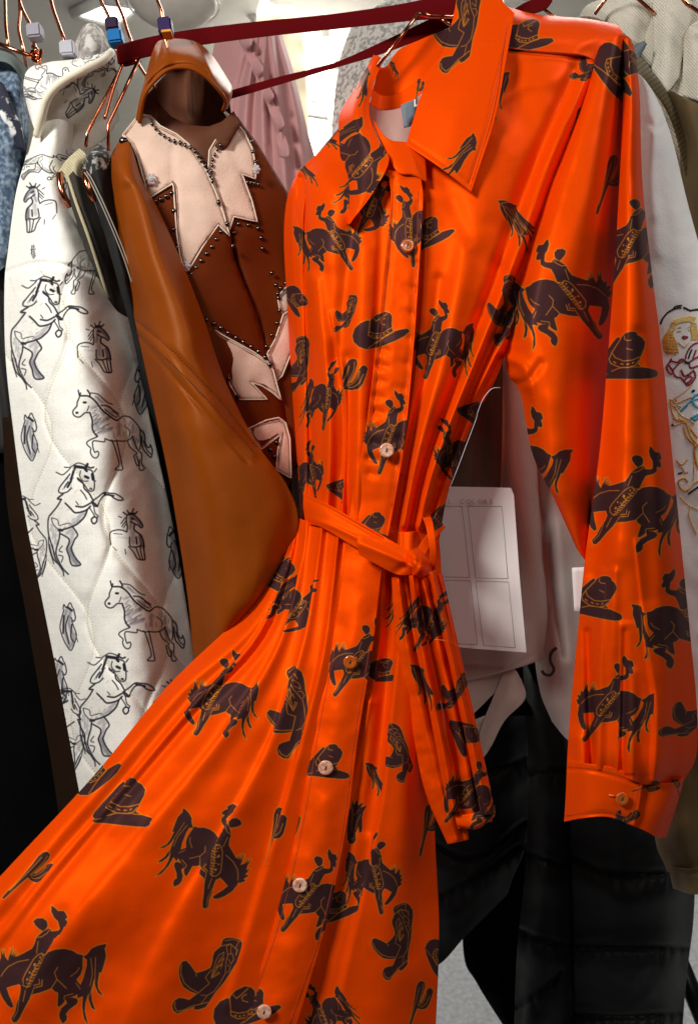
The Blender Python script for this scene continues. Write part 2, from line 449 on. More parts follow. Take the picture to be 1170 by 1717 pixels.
fringe = [([(452 + 178 * t, 505 + 220 * t), (452 + 178 * t + 42, 505 + 220 * t - 34 + 22 * (k % 3))], 1.5) for k, t in enumerate(np.linspace(0.0, 1, 15))]
tail = [(1040 - a, b - 120) for a, b in [(920, 660), (960, 640), (1000, 600), (1060, 580), (1130, 575), (1125, 595), (1110, 610), (1110, 680), (1080, 750), (1045, 820), (1030, 810), (1000, 900), (995, 950), (1025, 1020), (990, 990), (975, 930), (975, 860), (930, 980), (920, 1050), (935, 1135), (905, 1110), (895, 1040), (905, 980), (860, 1060), (840, 1130), (845, 1250), (820, 1190), (825, 1090), (850, 1000), (795, 1010), (830, 930), (890, 840), (935, 740), (945, 690)]]
RIDER = Motif([
    [(340, 55), (315, 80), (295, 110), (245, 118), (232, 150), (225, 175), (245, 190), (232, 215), (225, 250), (245, 262), (268, 250), (270, 300), (300, 325), (370, 345), (400, 400), (430, 470), (480, 475), (540, 470), (600, 475), (650, 485), (720, 480), (760, 470), (700, 450), (640, 430), (570, 405), (535, 360), (510, 310), (450, 270), (395, 250), (380, 265), (385, 280), (320, 280), (305, 265), (310, 200), (335, 165), (350, 110)],
    [(430, 155), (480, 150), (512, 170), (505, 205), (475, 245), (450, 266), (420, 250), (402, 225), (402, 185)],
    [(120, 525), (160, 510), (200, 475), (260, 450), (330, 445), (400, 460), (440, 490), (500, 460), (600, 470), (700, 465), (760, 470), (800, 490), (860, 530), (900, 580), (920, 640), (930, 720), (910, 800), (880, 860), (850, 890), (825, 880), (830, 850), (850, 780), (860, 710), (800, 700), (740, 695), (725, 740), (745, 790), (790, 860), (820, 930), (865, 980), (855, 1015), (825, 1020), (790, 985), (740, 920), (680, 850), (630, 800), (560, 795), (490, 780), (450, 770), (430, 800), (400, 820), (430, 930), (430, 940), (395, 930), (365, 905), (350, 880), (280, 870), (200, 850), (180, 830), (190, 780), (215, 730), (170, 690), (145, 640), (130, 570)],
    [(250, 890), (290, 875), (350, 880), (340, 920), (400, 955), (430, 1000), (435, 1040), (415, 1090), (380, 1070), (365, 1040), (370, 1010), (330, 975), (260, 940), (240, 915)],
    [(690, 455), (740, 450), (705, 425), (755, 445), (715, 400), (765, 440), (735, 370), (785, 450), (760, 375), (800, 480), (820, 440), (815, 375), (835, 430), (840, 370), (855, 440), (880, 480), (900, 450), (905, 520), (940, 500), (925, 560), (955, 560), (925, 620), (860, 565), (780, 490)],
    tail],
    [([(620, 495), (720, 500), (810, 530), (860, 570), (890, 605)], 1.3),
     ([(475, 475), (500, 455), (540, 470), (580, 500), (630, 560), (680, 620), (705, 660), (700, 710), (670, 730), (640, 710), (600, 640), (545, 570), (490, 510), (475, 475)], 1.4),
     ([(515, 488), (516, 492)], 2.6), ([(575, 544), (576, 550)], 4.0), ([(632, 605), (633, 609)], 2.6), ([(650, 662), (651, 668)], 3.4),
     ([(350, 600), (390, 640), (385, 700), (320, 790)], 1.3), ([(385, 705), (450, 770)], 1.3), ([(170, 630), (200, 665), (260, 695)], 1.1), ([(225, 755), (200, 815)], 1.1),
     ([(600, 740), (660, 830)], 1.2), ([(685, 755), (730, 850)], 1.2), ([(270, 845), (350, 855), (360, 880)], 1.2), ([(385, 255), (420, 290), (470, 315), (515, 312)], 1.2), ([(505, 350), (540, 450)], 1.2),
     ([(760, 820), (800, 930), (850, 985)], 1.0), ([(515, 690), (530, 740), (590, 745)], 1.6), ([(540, 680), (545, 720), (600, 725)], 1.4),
     ([(60, 560), (70, 700), (110, 800)], 1.0), ([(20, 560), (60, 760), (130, 880)], 1.0)] + fringe, 5.85, (500, 580))
HAT_A = Motif([[(600, 260), (660, 215), (740, 205), (800, 225), (815, 265), (870, 300), (910, 370), (890, 450), (840, 540), (800, 620), (770, 670), (830, 715), (930, 745), (1020, 780), (1045, 830), (1020, 870), (940, 885), (800, 880), (600, 860), (400, 835), (250, 825), (170, 790), (115, 740), (140, 690), (250, 560), (380, 420), (480, 310), (540, 260), (570, 290)]],
    [([(575, 290), (430, 470), (380, 560), (400, 620), (520, 690), (650, 700), (740, 680), (790, 620)], 1.6), ([(430, 470), (470, 545), (580, 605), (700, 605), (820, 570)], 1.5), ([(630, 260), (625, 300), (660, 325), (720, 325)], 1.4), ([(640, 435), (720, 465)], 1.3), ([(400, 730), (520, 695), (700, 700), (830, 715)], 1.4), ([(220, 790), (330, 765)], 1.1),
     ([(440, 600), (470, 620)], 2), ([(540, 640), (570, 650)], 2), ([(620, 655), (650, 655)], 2), ([(700, 650), (720, 635)], 2)], 8.357, (580, 560))
HAT_B = Motif([[(125, 470), (140, 400), (190, 345), (250, 320), (280, 325), (300, 300), (340, 265), (420, 235), (470, 250), (490, 280), (485, 350), (490, 400), (500, 430), (575, 410), (640, 400), (665, 425), (600, 480), (520, 520), (420, 560), (330, 590), (260, 605), (190, 580), (140, 530)]],
    [([(270, 430), (330, 450), (400, 445), (470, 400), (490, 390)], 1.4), ([(270, 430), (270, 465), (320, 495), (400, 490), (460, 450), (500, 430)], 1.4), ([(510, 430), (420, 480), (350, 530), (270, 595)], 1.3), ([(315, 300), (335, 330), (380, 300), (440, 255)], 1.3), ([(420, 300), (380, 320), (380, 350), (420, 365)], 1.3), ([(280, 325), (273, 430)], 1.3),
     ([(300, 465), (310, 470)], 1.8), ([(335, 475), (345, 475)], 1.8), ([(370, 472), (380, 470)], 1.8), ([(410, 460), (420, 455)], 1.8), ([(445, 440), (455, 432)], 1.8)], 5.85, (390, 430))
BOOT = Motif([[(760, 130), (800, 100), (900, 100), (1000, 130), (1025, 200), (1030, 290), (980, 390), (900, 500), (840, 600), (760, 720), (640, 860), (560, 980), (500, 1070), (400, 1105), (340, 1100), (350, 1060), (300, 1080), (200, 1120), (110, 1160), (60, 1120), (45, 1050), (80, 980), (140, 940), (200, 945), (280, 970), (390, 885), (300, 850), (210, 790), (170, 690), (155, 580), (170, 480), (210, 430), (260, 420), (310, 480), (370, 570), (400, 590), (500, 560), (580, 520), (610, 440), (620, 360), (640, 300), (735, 215)]],
    [([(190, 470), (180, 600), (220, 730), (300, 810), (400, 865)], 1.3), ([(90, 1000), (75, 1060), (110, 1130), (200, 1110), (330, 1050), (430, 1030), (530, 1000)], 1.3), ([(390, 885), (500, 790), (560, 740), (510, 660), (540, 610), (600, 540)], 1.2), ([(735, 215), (860, 185), (950, 270), (930, 340)], 1.3),
     ([(590, 650), (650, 440), (700, 340), (770, 300), (760, 350), (690, 430)], 1.1), ([(590, 650), (680, 460), (770, 380), (740, 450), (660, 520)], 1.1), ([(590, 660), (690, 500), (745, 470), (720, 530)], 1.1), ([(590, 665), (690, 575), (700, 600), (620, 650)], 1.1),
     ([(440, 900), (520, 910), (620, 850), (700, 740), (780, 600), (790, 450), (820, 340), (805, 220), (850, 190)], 1.1), ([(820, 330), (880, 320), (900, 400), (860, 470), (830, 400)], 1.0), ([(810, 480), (850, 500), (840, 560), (800, 590)], 1.0), ([(870, 190), (860, 330)], 1.0), ([(790, 140), (900, 120), (1000, 150)], 1.0), ([(980, 140), (930, 240)], 1.0), ([(430, 1030), (520, 920)], 1.0), ([(380, 570), (390, 640)], 1.2)], 8.357, (540, 630))
CACTUS = Motif([[(850, 80), (895, 90), (910, 140), (895, 230), (870, 330), (858, 385), (885, 372), (915, 300), (935, 210), (965, 165), (1000, 165), (1025, 200), (1010, 290), (985, 390), (950, 450), (890, 465), (830, 455), (800, 560), (770, 690), (740, 820), (715, 825), (725, 740), (755, 600), (775, 460), (790, 300), (795, 180), (815, 110)]],
    [([(835, 170), (825, 250), (800, 400), (770, 550), (740, 700)], 1.2), ([(880, 120), (885, 200), (865, 300), (840, 420)], 1.2), ([(940, 230), (930, 310), (890, 390), (850, 410)], 1.2), ([(985, 270), (950, 380), (900, 430), (860, 430)], 1.2)], 7.3125, (850, 450))
HEAD = Motif([[(196, 1010), (186, 962), (222, 990), (220, 946), (248, 984), (262, 938), (276, 988), (302, 954), (304, 1000), (334, 992), (324, 1040), (346, 1052), (318, 1076), (330, 1110), (300, 1106), (276, 1140), (256, 1190), (236, 1236), (208, 1262), (182, 1252), (176, 1222), (196, 1172), (192, 1120), (172, 1166), (156, 1152), (174, 1092), (190, 1050)]],
    [([(290, 1000), (262, 1050), (246, 1110), (226, 1170)], 1.2), ([(205, 1040), (214, 1090), (204, 1150)], 1.1), ([(230, 1010), (250, 1060)], 1.1), ([(196, 1215), (214, 1228)], 1.1)], 3.0, (250, 1100))
TAIL = Motif([tail], [([(60, 560), (70, 700), (110, 800), (150, 900)], 1.2), ([(20, 560), (60, 760), (130, 880)], 1.2), ([(-40, 500), (0, 620), (10, 760)], 1.2)], 5.85, (70, 760))
def hatch(poly, n, seed, ang=(-.9, -.4), ln=(26, 60), al=.42, wd=8):
    rs = np.random.RandomState(seed); p = np.asarray(poly, float); out = []; lo, hi = p.min(0), p.max(0)
    while len(out) < n:
        x, y = lo + rs.rand(2) * (hi - lo); ins = False
        for i in range(len(p)):
            a, b = p[i - 1], p[i]
            if ((a[1] > y) != (b[1] > y)) and x < (b[0] - a[0]) * (y - a[1]) / (b[1] - a[1] + 1e-12) + a[0]: ins = not ins
        if ins:
            t = rs.uniform(*ang); L = rs.uniform(*ln); out.append(([(x - L * math.cos(t) / 2, y - L * math.sin(t) / 2), (x + L * math.cos(t) / 2, y + L * math.sin(t) / 2)], wd, al * rs.uniform(.5, 1.3)))
    return out
INK = (16, 15, 26)
REAR = Motif([], [([(260, 140), (330, 140), (400, 100), (440, 85), (500, 100), (560, 130)], 10), ([(560, 100), (530, 160), (550, 190)], 25), ([(640, 140), (600, 150), (560, 130)], 16), ([(400, 130), (470, 140), (540, 150)], 30), ([(400, 140), (370, 220), (345, 300)], 22), ([(150, 205), (230, 240), (290, 200), (340, 150)], 10),
    ([(330, 230), (260, 320), (200, 400), (185, 460), (230, 480), (300, 460), (350, 410)], 12), ([(310, 330), (260, 400)], 12), ([(345, 320), (300, 400)], 22), ([(240, 490), (170, 550), (210, 560)], 16), ([(430, 280), (500, 340), (520, 420), (580, 480), (620, 550), (640, 580)], 15),
    ([(560, 165), (620, 190), (640, 250), (650, 330), (650, 400), (640, 440), (600, 455), (560, 430), (520, 370), (430, 300)], 12), ([(530, 260), (570, 280)], 26), ([(595, 420), (610, 425)], 20), ([(650, 200), (680, 160)], 11), ([(640, 320), (670, 320)], 9), ([(470, 190), (460, 260), (510, 320), (570, 320)], 9), ([(620, 230), (630, 300)], 24),
    ([(470, 440), (520, 500), (550, 560)], 11), ([(220, 560), (160, 660), (60, 780)], 14), ([(270, 610), (340, 680), (400, 735), (500, 720), (560, 690), (600, 650)], 16), ([(410, 650), (500, 660), (600, 610)], 16), ([(410, 590), (440, 630)], 9),
    ([(640, 570), (700, 530), (770, 475), (850, 480), (930, 490), (1010, 540), (1020, 570), (960, 570), (900, 540), (860, 510), (780, 510), (720, 580), (690, 650), (640, 640), (610, 590)], 13), ([(620, 590), (690, 650)], 20), ([(780, 490), (900, 515)], 18),
    ([(580, 660), (620, 720), (660, 790)], 10), ([(640, 640), (660, 740), (700, 780), (680, 810)], 10), ([(640, 790), (610, 830), (640, 880), (680, 850), (680, 800), (640, 790)], 15),
    ([(560, 690), (520, 790), (430, 880), (350, 920), (260, 950), (190, 970)], 16), ([(500, 740), (420, 840), (350, 890)], 40, .5), ([(60, 780), (45, 850), (50, 1000), (90, 1150), (130, 1280)], 13), ([(90, 810), (110, 880), (170, 950)], 8), ([(90, 800), (170, 830), (190, 900), (250, 885), (330, 870)], 7),
    ([(360, 910), (430, 1020), (390, 1090), (350, 1190)], 14), ([(210, 1010), (310, 1070), (320, 1130), (290, 1210), (320, 1300), (340, 1390), (380, 1430), (470, 1415), (420, 1350), (370, 1270), (345, 1190)], 14), ([(300, 1000), (360, 960), (350, 1100), (320, 1180)], 40, .45), ([(320, 1210), (370, 1330), (420, 1400)], 50, .8),
    ([(200, 980), (190, 1080), (160, 1180), (150, 1280), (200, 1400), (250, 1480), (310, 1540)], 14), ([(60, 1150), (110, 1330), (200, 1430), (240, 1500), (250, 1560)], 12), ([(230, 1170), (190, 1230), (230, 1250)], 9), ([(180, 1290), (240, 1310), (220, 1380)], 9), ([(50, 1050), (60, 1200), (120, 1400)], 9), ([(100, 1160), (140, 1330), (230, 1480)], 14), ([(190, 960), (230, 965)], 26), ([(100, 900), (130, 1050), (170, 1150)], 26, .35)] + hatch([(380, 200), (470, 320), (560, 560), (540, 760), (350, 920), (190, 960), (70, 800), (230, 560)], 22, 5, al=.3) + hatch([(430, 780), (530, 740), (430, 880), (300, 940), (200, 930)], 14, 6, al=.7) + hatch([(330, 980), (400, 1000), (350, 1150), (430, 1400), (370, 1400), (300, 1200)], 16, 7, al=.8) + hatch([(60, 850), (180, 960), (150, 1200), (80, 1050)], 14, 8, (1.2, 1.8), al=.6) + hatch([(330, 150), (400, 160), (340, 420), (210, 460)], 16, 9, (1.6, 2.2), al=.8), 7.8, (520, 800), ink=INK)
TROT = Motif([], [([(115, 760), (130, 820), (140, 790)], 11), ([(215, 760), (240, 800), (235, 830)], 13), ([(140, 820), (200, 820), (240, 830), (300, 880), (360, 960), (430, 1020), (520, 1080), (560, 1060)], 13), ([(130, 830), (105, 890), (100, 930), (60, 980), (65, 1020), (100, 1045), (140, 1040), (190, 1000), (240, 1000)], 10), ([(175, 890), (195, 890)], 18), ([(98, 1000), (104, 1000)], 20), ([(230, 930), (210, 980)], 7),
    ([(240, 1000), (265, 1080), (265, 1160), (290, 1220), (320, 1250)], 13), ([(250, 790), (320, 800), (380, 850), (430, 890), (480, 910)], 8), ([(300, 830), (360, 880)], 16, .5), ([(360, 920), (430, 930), (500, 980), (545, 1010)], 9), ([(400, 960), (470, 1020), (530, 1050)], 8), ([(440, 930), (520, 1010), (550, 1040)], 7),
    ([(560, 1060), (600, 1035), (670, 1050), (730, 1110), (770, 1170), (775, 1250), (780, 1330), (770, 1390)], 9), ([(770, 1170), (820, 1230), (830, 1320), (860, 1370), (890, 1350)], 10), ([(790, 1250), (800, 1370), (850, 1440), (890, 1475), (905, 1400), (880, 1340)], 10), ([(810, 1300), (850, 1400), (890, 1440)], 8), ([(800, 1200), (815, 1350)], 26, .5), ([(400, 1275), (470, 1300), (540, 1300), (620, 1300), (680, 1270), (700, 1250)], 9),
    ([(320, 1255), (240, 1290), (205, 1320), (220, 1350), (250, 1380), (245, 1420), (270, 1470), (310, 1480), (335, 1440), (320, 1410), (290, 1420), (270, 1350), (280, 1300), (390, 1310), (400, 1280)], 9), ([(470, 1290), (490, 1330), (530, 1450), (550, 1550), (510, 1600), (530, 1610), (585, 1605), (580, 1550), (560, 1450), (535, 1340), (525, 1290)], 9),
    ([(640, 1300), (670, 1370), (740, 1430), (710, 1460), (740, 1560), (760, 1540), (735, 1460)], 9), ([(690, 1250), (720, 1330), (750, 1400), (790, 1440), (790, 1540), (820, 1590), (790, 1615), (765, 1590), (770, 1500)], 9), ([(690, 1290), (720, 1380)], 22, .6), ([(300, 1080), (330, 1180)], 36, .55), ([(350, 1110), (430, 1050)], 26, .5), ([(340, 1210), (460, 1170)], 32, .6), ([(550, 1120), (550, 1230)], 26, .55), ([(700, 1140), (690, 1210)], 24, .5), ([(610, 1140), (660, 1190), (660, 1260)], 7), ([(260, 950), (300, 930)], 24, .4)] + hatch([(270, 1020), (450, 1050), (480, 1180), (380, 1260), (290, 1210)], 34, 15, al=.85, wd=9) + hatch([(500, 1100), (720, 1110), (760, 1250), (640, 1290), (480, 1280)], 24, 16, (1.0, 1.8), al=.5) + hatch([(260, 900), (330, 940), (420, 1030), (280, 1010)], 12, 17, al=.6) + hatch([(660, 1270), (760, 1270), (760, 1390), (700, 1370)], 10, 18, (1, 1.6), al=.8) + hatch([(300, 810), (420, 900), (540, 1030), (420, 980)], 14, 19, (.4, .9), al=.7), 6.356, (480, 1190), ink=INK)
FOAL = Motif([], [([(130, 410), (120, 290), (180, 255), (250, 255), (300, 275)], 11), ([(300, 275), (306, 220), (295, 150), (302, 100)], 12), ([(385, 190), (375, 240), (400, 270), (450, 310), (475, 370), (485, 430)], 15), ([(310, 95), (360, 88), (410, 120), (450, 170), (470, 212), (452, 230), (425, 206), (385, 188), (340, 165)], 12), ([(350, 110), (420, 155), (452, 200)], 34, .9), ([(340, 120), (345, 170), (335, 240)], 30, .7),
    ([(300, 92), (262, 66)], 12), ([(325, 84), (305, 46)], 12), ([(350, 82), (372, 28)], 13), ([(380, 90), (412, 58)], 12), ([(320, 76), (390, 78)], 18), ([(285, 120), (238, 185)], 9), ([(290, 160), (246, 215)], 9), ([(212, 108), (246, 120)], 8), ([(300, 180), (262, 232)], 7), ([(345, 128), (372, 140)], 14), ([(360, 280), (365, 380)], 50, .5), ([(440, 320), (462, 425)], 34, 1.0), ([(330, 330), (335, 420), (392, 436), (450, 420)], 12), ([(400, 330), (408, 400)], 15), ([(320, 430), (372, 490), (410, 556), (440, 570)], 11), ([(396, 436), (420, 500), (446, 566)], 10), ([(440, 420), (452, 500), (470, 566)], 10), ([(478, 420), (486, 500), (492, 566), (450, 572)], 13), ([(280, 460), (292, 512)], 8), ([(148, 430), (192, 472)], 6), ([(160, 290), (250, 300)], 6), ([(210, 330), (300, 340)], 20, .2)], 6.356, (300, 300), ink=INK, bold=1.1)
PONY = Motif([], [([(145, 1040), (150, 1015), (165, 1035), (185, 1005), (200, 1035)], 6), ([(205, 1040), (216, 1090), (205, 1112), (190, 1090)], 7), ([(150, 1045), (135, 1100), (128, 1150), (145, 1210), (165, 1250), (190, 1280), (210, 1240), (222, 1190), (205, 1140), (195, 1110)], 6), ([(165, 1050), (150, 1120), (165, 1200), (185, 1260)], 22, .7), ([(185, 1060), (180, 1130), (205, 1200), (195, 1250)], 22, .7), ([(150, 1080), (145, 1180)], 10), ([(175, 1080), (160, 1150), (180, 1240)], 7), ([(195, 1130), (190, 1200), (205, 1230)], 8), ([(215, 1180), (230, 1230)], 4), ([(170, 1030), (195, 1050)], 14)], 3.433, (175, 1140), ink=INK, bold=0.95)

ORANGE = (238, 73, 3)
# ================================================================== setting
CARPET = mat('carpet_grey', (118, 120, 122), 0.95, var=0.25, vscale=90, bump=0.6, bscale=500)
PLASTER = mat('plaster_white', (205, 200, 190), 0.85, var=0.06, vscale=3)
CEILM = mat('ceiling_white', (200, 197, 190), 0.9, var=0.05, vscale=2, bump=0.2, bscale=60)
def quad(name, pts, m, kind='structure', parent=None, thick=0.05):
    V = [Vector(p) for p in pts]; n = (V[1] - V[0]).cross(V[2] - V[0]).normalized()
    W = V + [v - n * thick for v in V]; k = len(V)
    F = [list(range(k)), [i + k for i in reversed(range(k))]] + [[i, i + k, (i + 1) % k + k, (i + 1) % k] for i in range(k)]
    o = mesh_obj(name, [tuple(v) for v in W], F, m, parent, smooth=False)
    if kind: o['kind'] = kind
    return o
quad('floor', [(-4, -1.5, 0), (4, -1.5, 0), (4, 6.2, 0), (-4, 6.2, 0)], CARPET)
quad('wall', [(-4, 6.1, 0), (4, 6.1, 0), (4, 6.1, 2.98), (-4, 6.1, 2.98)], PLASTER)
quad('ceiling', [(-4, 6.3, 2.9), (4, 6.3, 2.9), (4, 1.6, 2.9), (-4, 1.6, 2.9)], CEILM)

# ================================================================== materials of the garments
COPPER = mat('rose_gold_wire', (214, 132, 100), 0.16, metal=1.0)
VELVET = mat('red_velvet', (88, 1, 6), 0.9, spec=0.1, bump=0.3, bscale=900)
TAN = mat('tan_leather', (136, 63, 10), 0.42, spec=.18, stint=(255, 200, 150), bump=0.2, bscale=900, bump2=0.2, b2scale=60, var=0.12, vscale=14, voro=(700, 0.14))
REDTAN = mat('russet_leather', (96, 35, 8), 0.5, spec=.15, stint=(255, 190, 140), bump=0.16, bscale=700, bump2=0.2, b2scale=30, var=0.12, vscale=14)
LININGB = mat('brown_satin_lining', (92, 54, 38), 0.5, spec=.2, stint=(255, 200, 170), bump2=0.2, b2scale=60, var=0.1, vscale=30)
PINKSUEDE = mat('pale_pink_suede', (224, 192, 172), 0.85, sheen=0.2, bump=0.5, bscale=420, var=0.1, vscale=35, bump2=0.3, b2scale=70)
PIPING = mat('cream_piping', (226, 208, 188), 0.6)
STUDM = mat('dark_pewter_stud', (92, 86, 84), 0.22, metal=1.0)
CRYSTAL = mat('clear_crystal', (246, 244, 244), 0.12, metal=0.5)
DARKTHREAD = mat('brown_thread', (74, 34, 12), 0.8)
ORTHREAD = mat('orange_thread', (176, 60, 10), 0.8)
SHELL = mat('pink_shell_button', (222, 152, 120), 0.25, var=0.3, vscale=320, coat=0.4, tint=((244, 204, 180), 260, .45, .65))
AMBER = mat('amber_button', (196, 92, 26), 0.15, var=0.2, vscale=200, coat=0.8)
HOLE = mat('button_hole_dark', (50, 22, 14), 0.8)
WHITECARD = mat('white_card', (246, 244, 243), 0.7, var=0.02, vscale=20)
GREYINK = mat('grey_ink', (186, 184, 186), 0.8)
BLACKNYLON = mat('black_nylon', (19, 19, 20), 0.55, spec=.2, bump=0.2, bscale=900, bump2=0.6, b2scale=28, sheen=0.1)
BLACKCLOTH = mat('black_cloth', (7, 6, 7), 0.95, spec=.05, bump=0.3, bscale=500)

# ------------------------------------------------------------------ canvases for the dress
cb = Canvas('dress_bodice_print', 440, -40, 1100, 1000, ORANGE, seed=2)
cs = Canvas('dress_skirt_print', -60, 860, 800, 1800, ORANGE, seed=3)
cp = Canvas('dress_placket_print', 400, 180, 760, 1760, ORANGE, seed=4)
cr_ = Canvas('dress_right_print', 440, -40, 1100, 1760, ORANGE, seed=5)
cl = Canvas('dress_sleeve_print', 780, -20, 1250, 1420, ORANGE, seed=6)
cl2 = Canvas('dress_sleeve_fold_print', 780, -20, 1250, 1420, ORANGE, seed=16)
cc = Canvas('dress_collar_print', 540, -60, 900, 400, ORANGE, seed=7)
ct = Canvas('dress_belt_print', 480, 800, 860, 1460, ORANGE, seed=8)
# skirt, wide panel
cs.stamp(RIDER, 78, 1622, 1.12, -8, True)
cs.stamp(RIDER, 370, 1432, 1.02, 44, False, 0.86)
cs.stamp(RIDER, 376, 1166, 0.84, -6, True, 0.95)
cs.stamp(HAT_A, 212, 1347, 1.02); cs.stamp(HAT_B, 160, 1298, 1.0, -18)
cs.stamp(CACTUS, 50, 1472, 1.05, 34); cs.stamp(BOOT, 355, 1636, 1.0); cs.stamp(HAT_B, 416, 1694, 1.2, -4)
cs.stamp(BOOT, 506, 1192, 0.98, -34); cs.stamp(HAT_A, 470, 962, 0.8, 20); cs.stamp(RIDER, 518, 1015, 0.72, 62, False, 0.7)
cs.stamp(CACTUS, 476, 1404, 1.0, 4)
# skirt, placket
cp.stamp(RIDER, 606, 1108, 0.82, 2, True, 0.9); cp.stamp(HAT_A, 546, 1278, 0.72, 0, False); cp.stamp(RIDER, 524, 1500, 0.88, 4, True, 0.9)
cp.stamp(HAT_B, 425, 1690, 1.0); cp.stamp(CACTUS, 478, 1404, 1.0, 4)
cp.stamp(RIDER, 660, 728, 0.8, -14, True, 0.85); cp.stamp(HAT_B, 640, 556, 1.0); cp.stamp(RIDER, 692, 380, 0.8, -30, True, 0.7)
cp.stamp(CACTUS, 597, 652, 1.0); cp.stamp(HAT_A, 622, 884, 0.6)
# bodice left
cb.stamp(RIDER, 556, 400, 0.66, 6); cb.stamp(CACTUS, 597, 652, 1.0); cb.stamp(HAT_B, 640, 556, 1.0); cb.stamp(RIDER, 546, 664, 0.72, 26, False, 0.5)
cb.stamp(BOOT, 582, 525, 0.42, -20); cb.stamp(HAT_A, 576, 818, 0.5, 30); cb.stamp(RIDER, 520, 790, 0.6, 10, False, 0.5); cb.stamp(TAIL, 548, 238, 0.5, -40)
cb.stamp(HAT_B, 496, 505, 0.6, 80); cb.stamp(BOOT, 500, 610, 0.6, -30); cb.stamp(TAIL, 512, 290, 0.5, -20); cb.stamp(RIDER, 620, 340, 0.6, 60)
# bodice right, yoke and right half of the skirt
cr_.stamp(HAT_B, 724, 392, 0.86, -6); cr_.stamp(RIDER, 738, 572, 0.76, -14, True, 0.8); cr_.stamp(TAIL, 860, 378, 0.85, -6, False, 0.9); cr_.stamp(TAIL, 872, 374, 0.8, -22, False, 0.8)
cr_.stamp(BOOT, 846, 520, 0.85, -20, False, 0.7); cr_.stamp(TAIL, 836, 165, 0.85, 0, True, 0.8); cr_.stamp(HAT_B, 884, 62, 0.95, 10)
cr_.stamp(BOOT, 992, 112, 0.5, 20); cr_.stamp(CACTUS, 968, 205, 0.5, 10); cr_.stamp(RIDER, 760, 760, 0.7, -30, True, 0.6); cr_.stamp(HAT_A, 795, 690, 0.5, 30)
cr_.stamp(RIDER, 634, 1466, 0.78, 22, False, 0.78); cr_.stamp(HEAD, 590, 1376, 0.7, 20, True); cr_.stamp(TAIL, 628, 1310, 0.6, 0)
cr_.stamp(BOOT, 668, 1578, 0.82, -28); cr_.stamp(CACTUS, 702, 1690, 0.9, 6); cr_.stamp(CACTUS, 722, 1392, 0.85, 0); cr_.stamp(RIDER, 545, 1700, 0.7, -50, True, 0.7)
cr_.stamp(BOOT, 676, 1262, 0.62, -50); cr_.stamp(HAT_B, 735, 1606, 0.7, 90); cr_.stamp(HAT_B, 640, 1126, 0.75, 20); cr_.stamp(HAT_B, 566, 1522, 0.85, 0)
cr_.stamp(HAT_A, 740, 866, 0.5, 0); cr_.stamp(RIDER, 705, 1030, 0.6, 40)
# sleeve
cl.stamp(RIDER, 946, 492, 1.02); cl.stamp(HAT_B, 1030, 120, 1.15, 74); cl.stamp(CACTUS, 1022, 310, 1.0, 6); cl.stamp(RIDER, 858, 768, 1.0, 4, True)
cl2.stamp(RIDER, 1065, 404, 0.95, -8, True); cl2.stamp(HAT_A, 1044, 600, 1.0, -6); cl2.stamp(RIDER, 1058, 838, 1.02, 2, True); cl2.stamp(HAT_A, 996, 1002, 0.9, 6)
cl2.stamp(RIDER, 1152, 1040, 0.95, 4); cl2.stamp(RIDER, 1028, 1178, 0.9, 2, True, 0.9); cl2.stamp(BOOT, 1170, 1198, 0.7, 10); cl2.stamp(HAT_B, 1040, 110, 1.15, 74)
cl2.stamp(CACTUS, 1084, 1322, 0.5, 60); cl2.stamp(BOOT, 1046, 1372, 0.35, 30); cl2.stamp(CACTUS, 1136, 1320, 0.3, -30)
# collar
cc.stamp(BOOT, 770, 44, 1.0, -24); cc.stamp(TAIL, 768, 262, 0.8, 60, False); cc.stamp(RIDER, 607, 270, 0.85, 76, False, 0.85); cc.stamp(TAIL, 606, 142, 0.6, 30)
cc.stamp(TAIL, 660, 118, 0.3); cc.stamp(CACTUS, 702, 152, 0.4)
# belt
ct.stamp(BOOT, 712, 885, 0.4, 30); ct.stamp(RIDER, 718, 1040, 0.7, 50, False, 0.6); ct.stamp(TAIL, 706, 1150, 0.7, 0); ct.stamp(RIDER, 790, 1330, 0.75, 10, True, 0.8)
ct.stamp(BOOT, 760, 1160, 0.5); ct.stamp(HAT_A, 780, 1230, 0.6, 60)

SAT = dict(rough=0.47, metal=0.2, stint=(255, 120, 40), bump=0.14, bscale=1300, bump2=0.22, b2scale=48, spec=0.1)
MB = mat('orange_satin_bodice', canvas=cb, **SAT); MS = mat('orange_satin_skirt', canvas=cs, **SAT); MP = mat('orange_satin_placket', canvas=cp, **SAT)
MR = mat('orange_satin_right', canvas=cr_, **SAT); ML = mat('orange_satin_sleeve', canvas=cl, **SAT); ML2 = mat('orange_satin_sleeve_fold', canvas=cl2, **SAT)
MC = mat('orange_satin_collar', canvas=cc, **SAT); MT = mat('orange_satin_belt', canvas=ct, **SAT)
MO = mat('orange_satin_plain', ORANGE, **SAT)
INSIDE = mat('pale_inside_cloth', (226, 196, 186), 0.7, bump=0.2, bscale=600, var=0.08, vscale=40)

# ================================================================== the orange dress
dress = thing('shirt_dress', 'orange satin shirt dress printed with dark rodeo riders, hats and boots, tied at the waist', 'dress')
def D_body(y): return 0.0
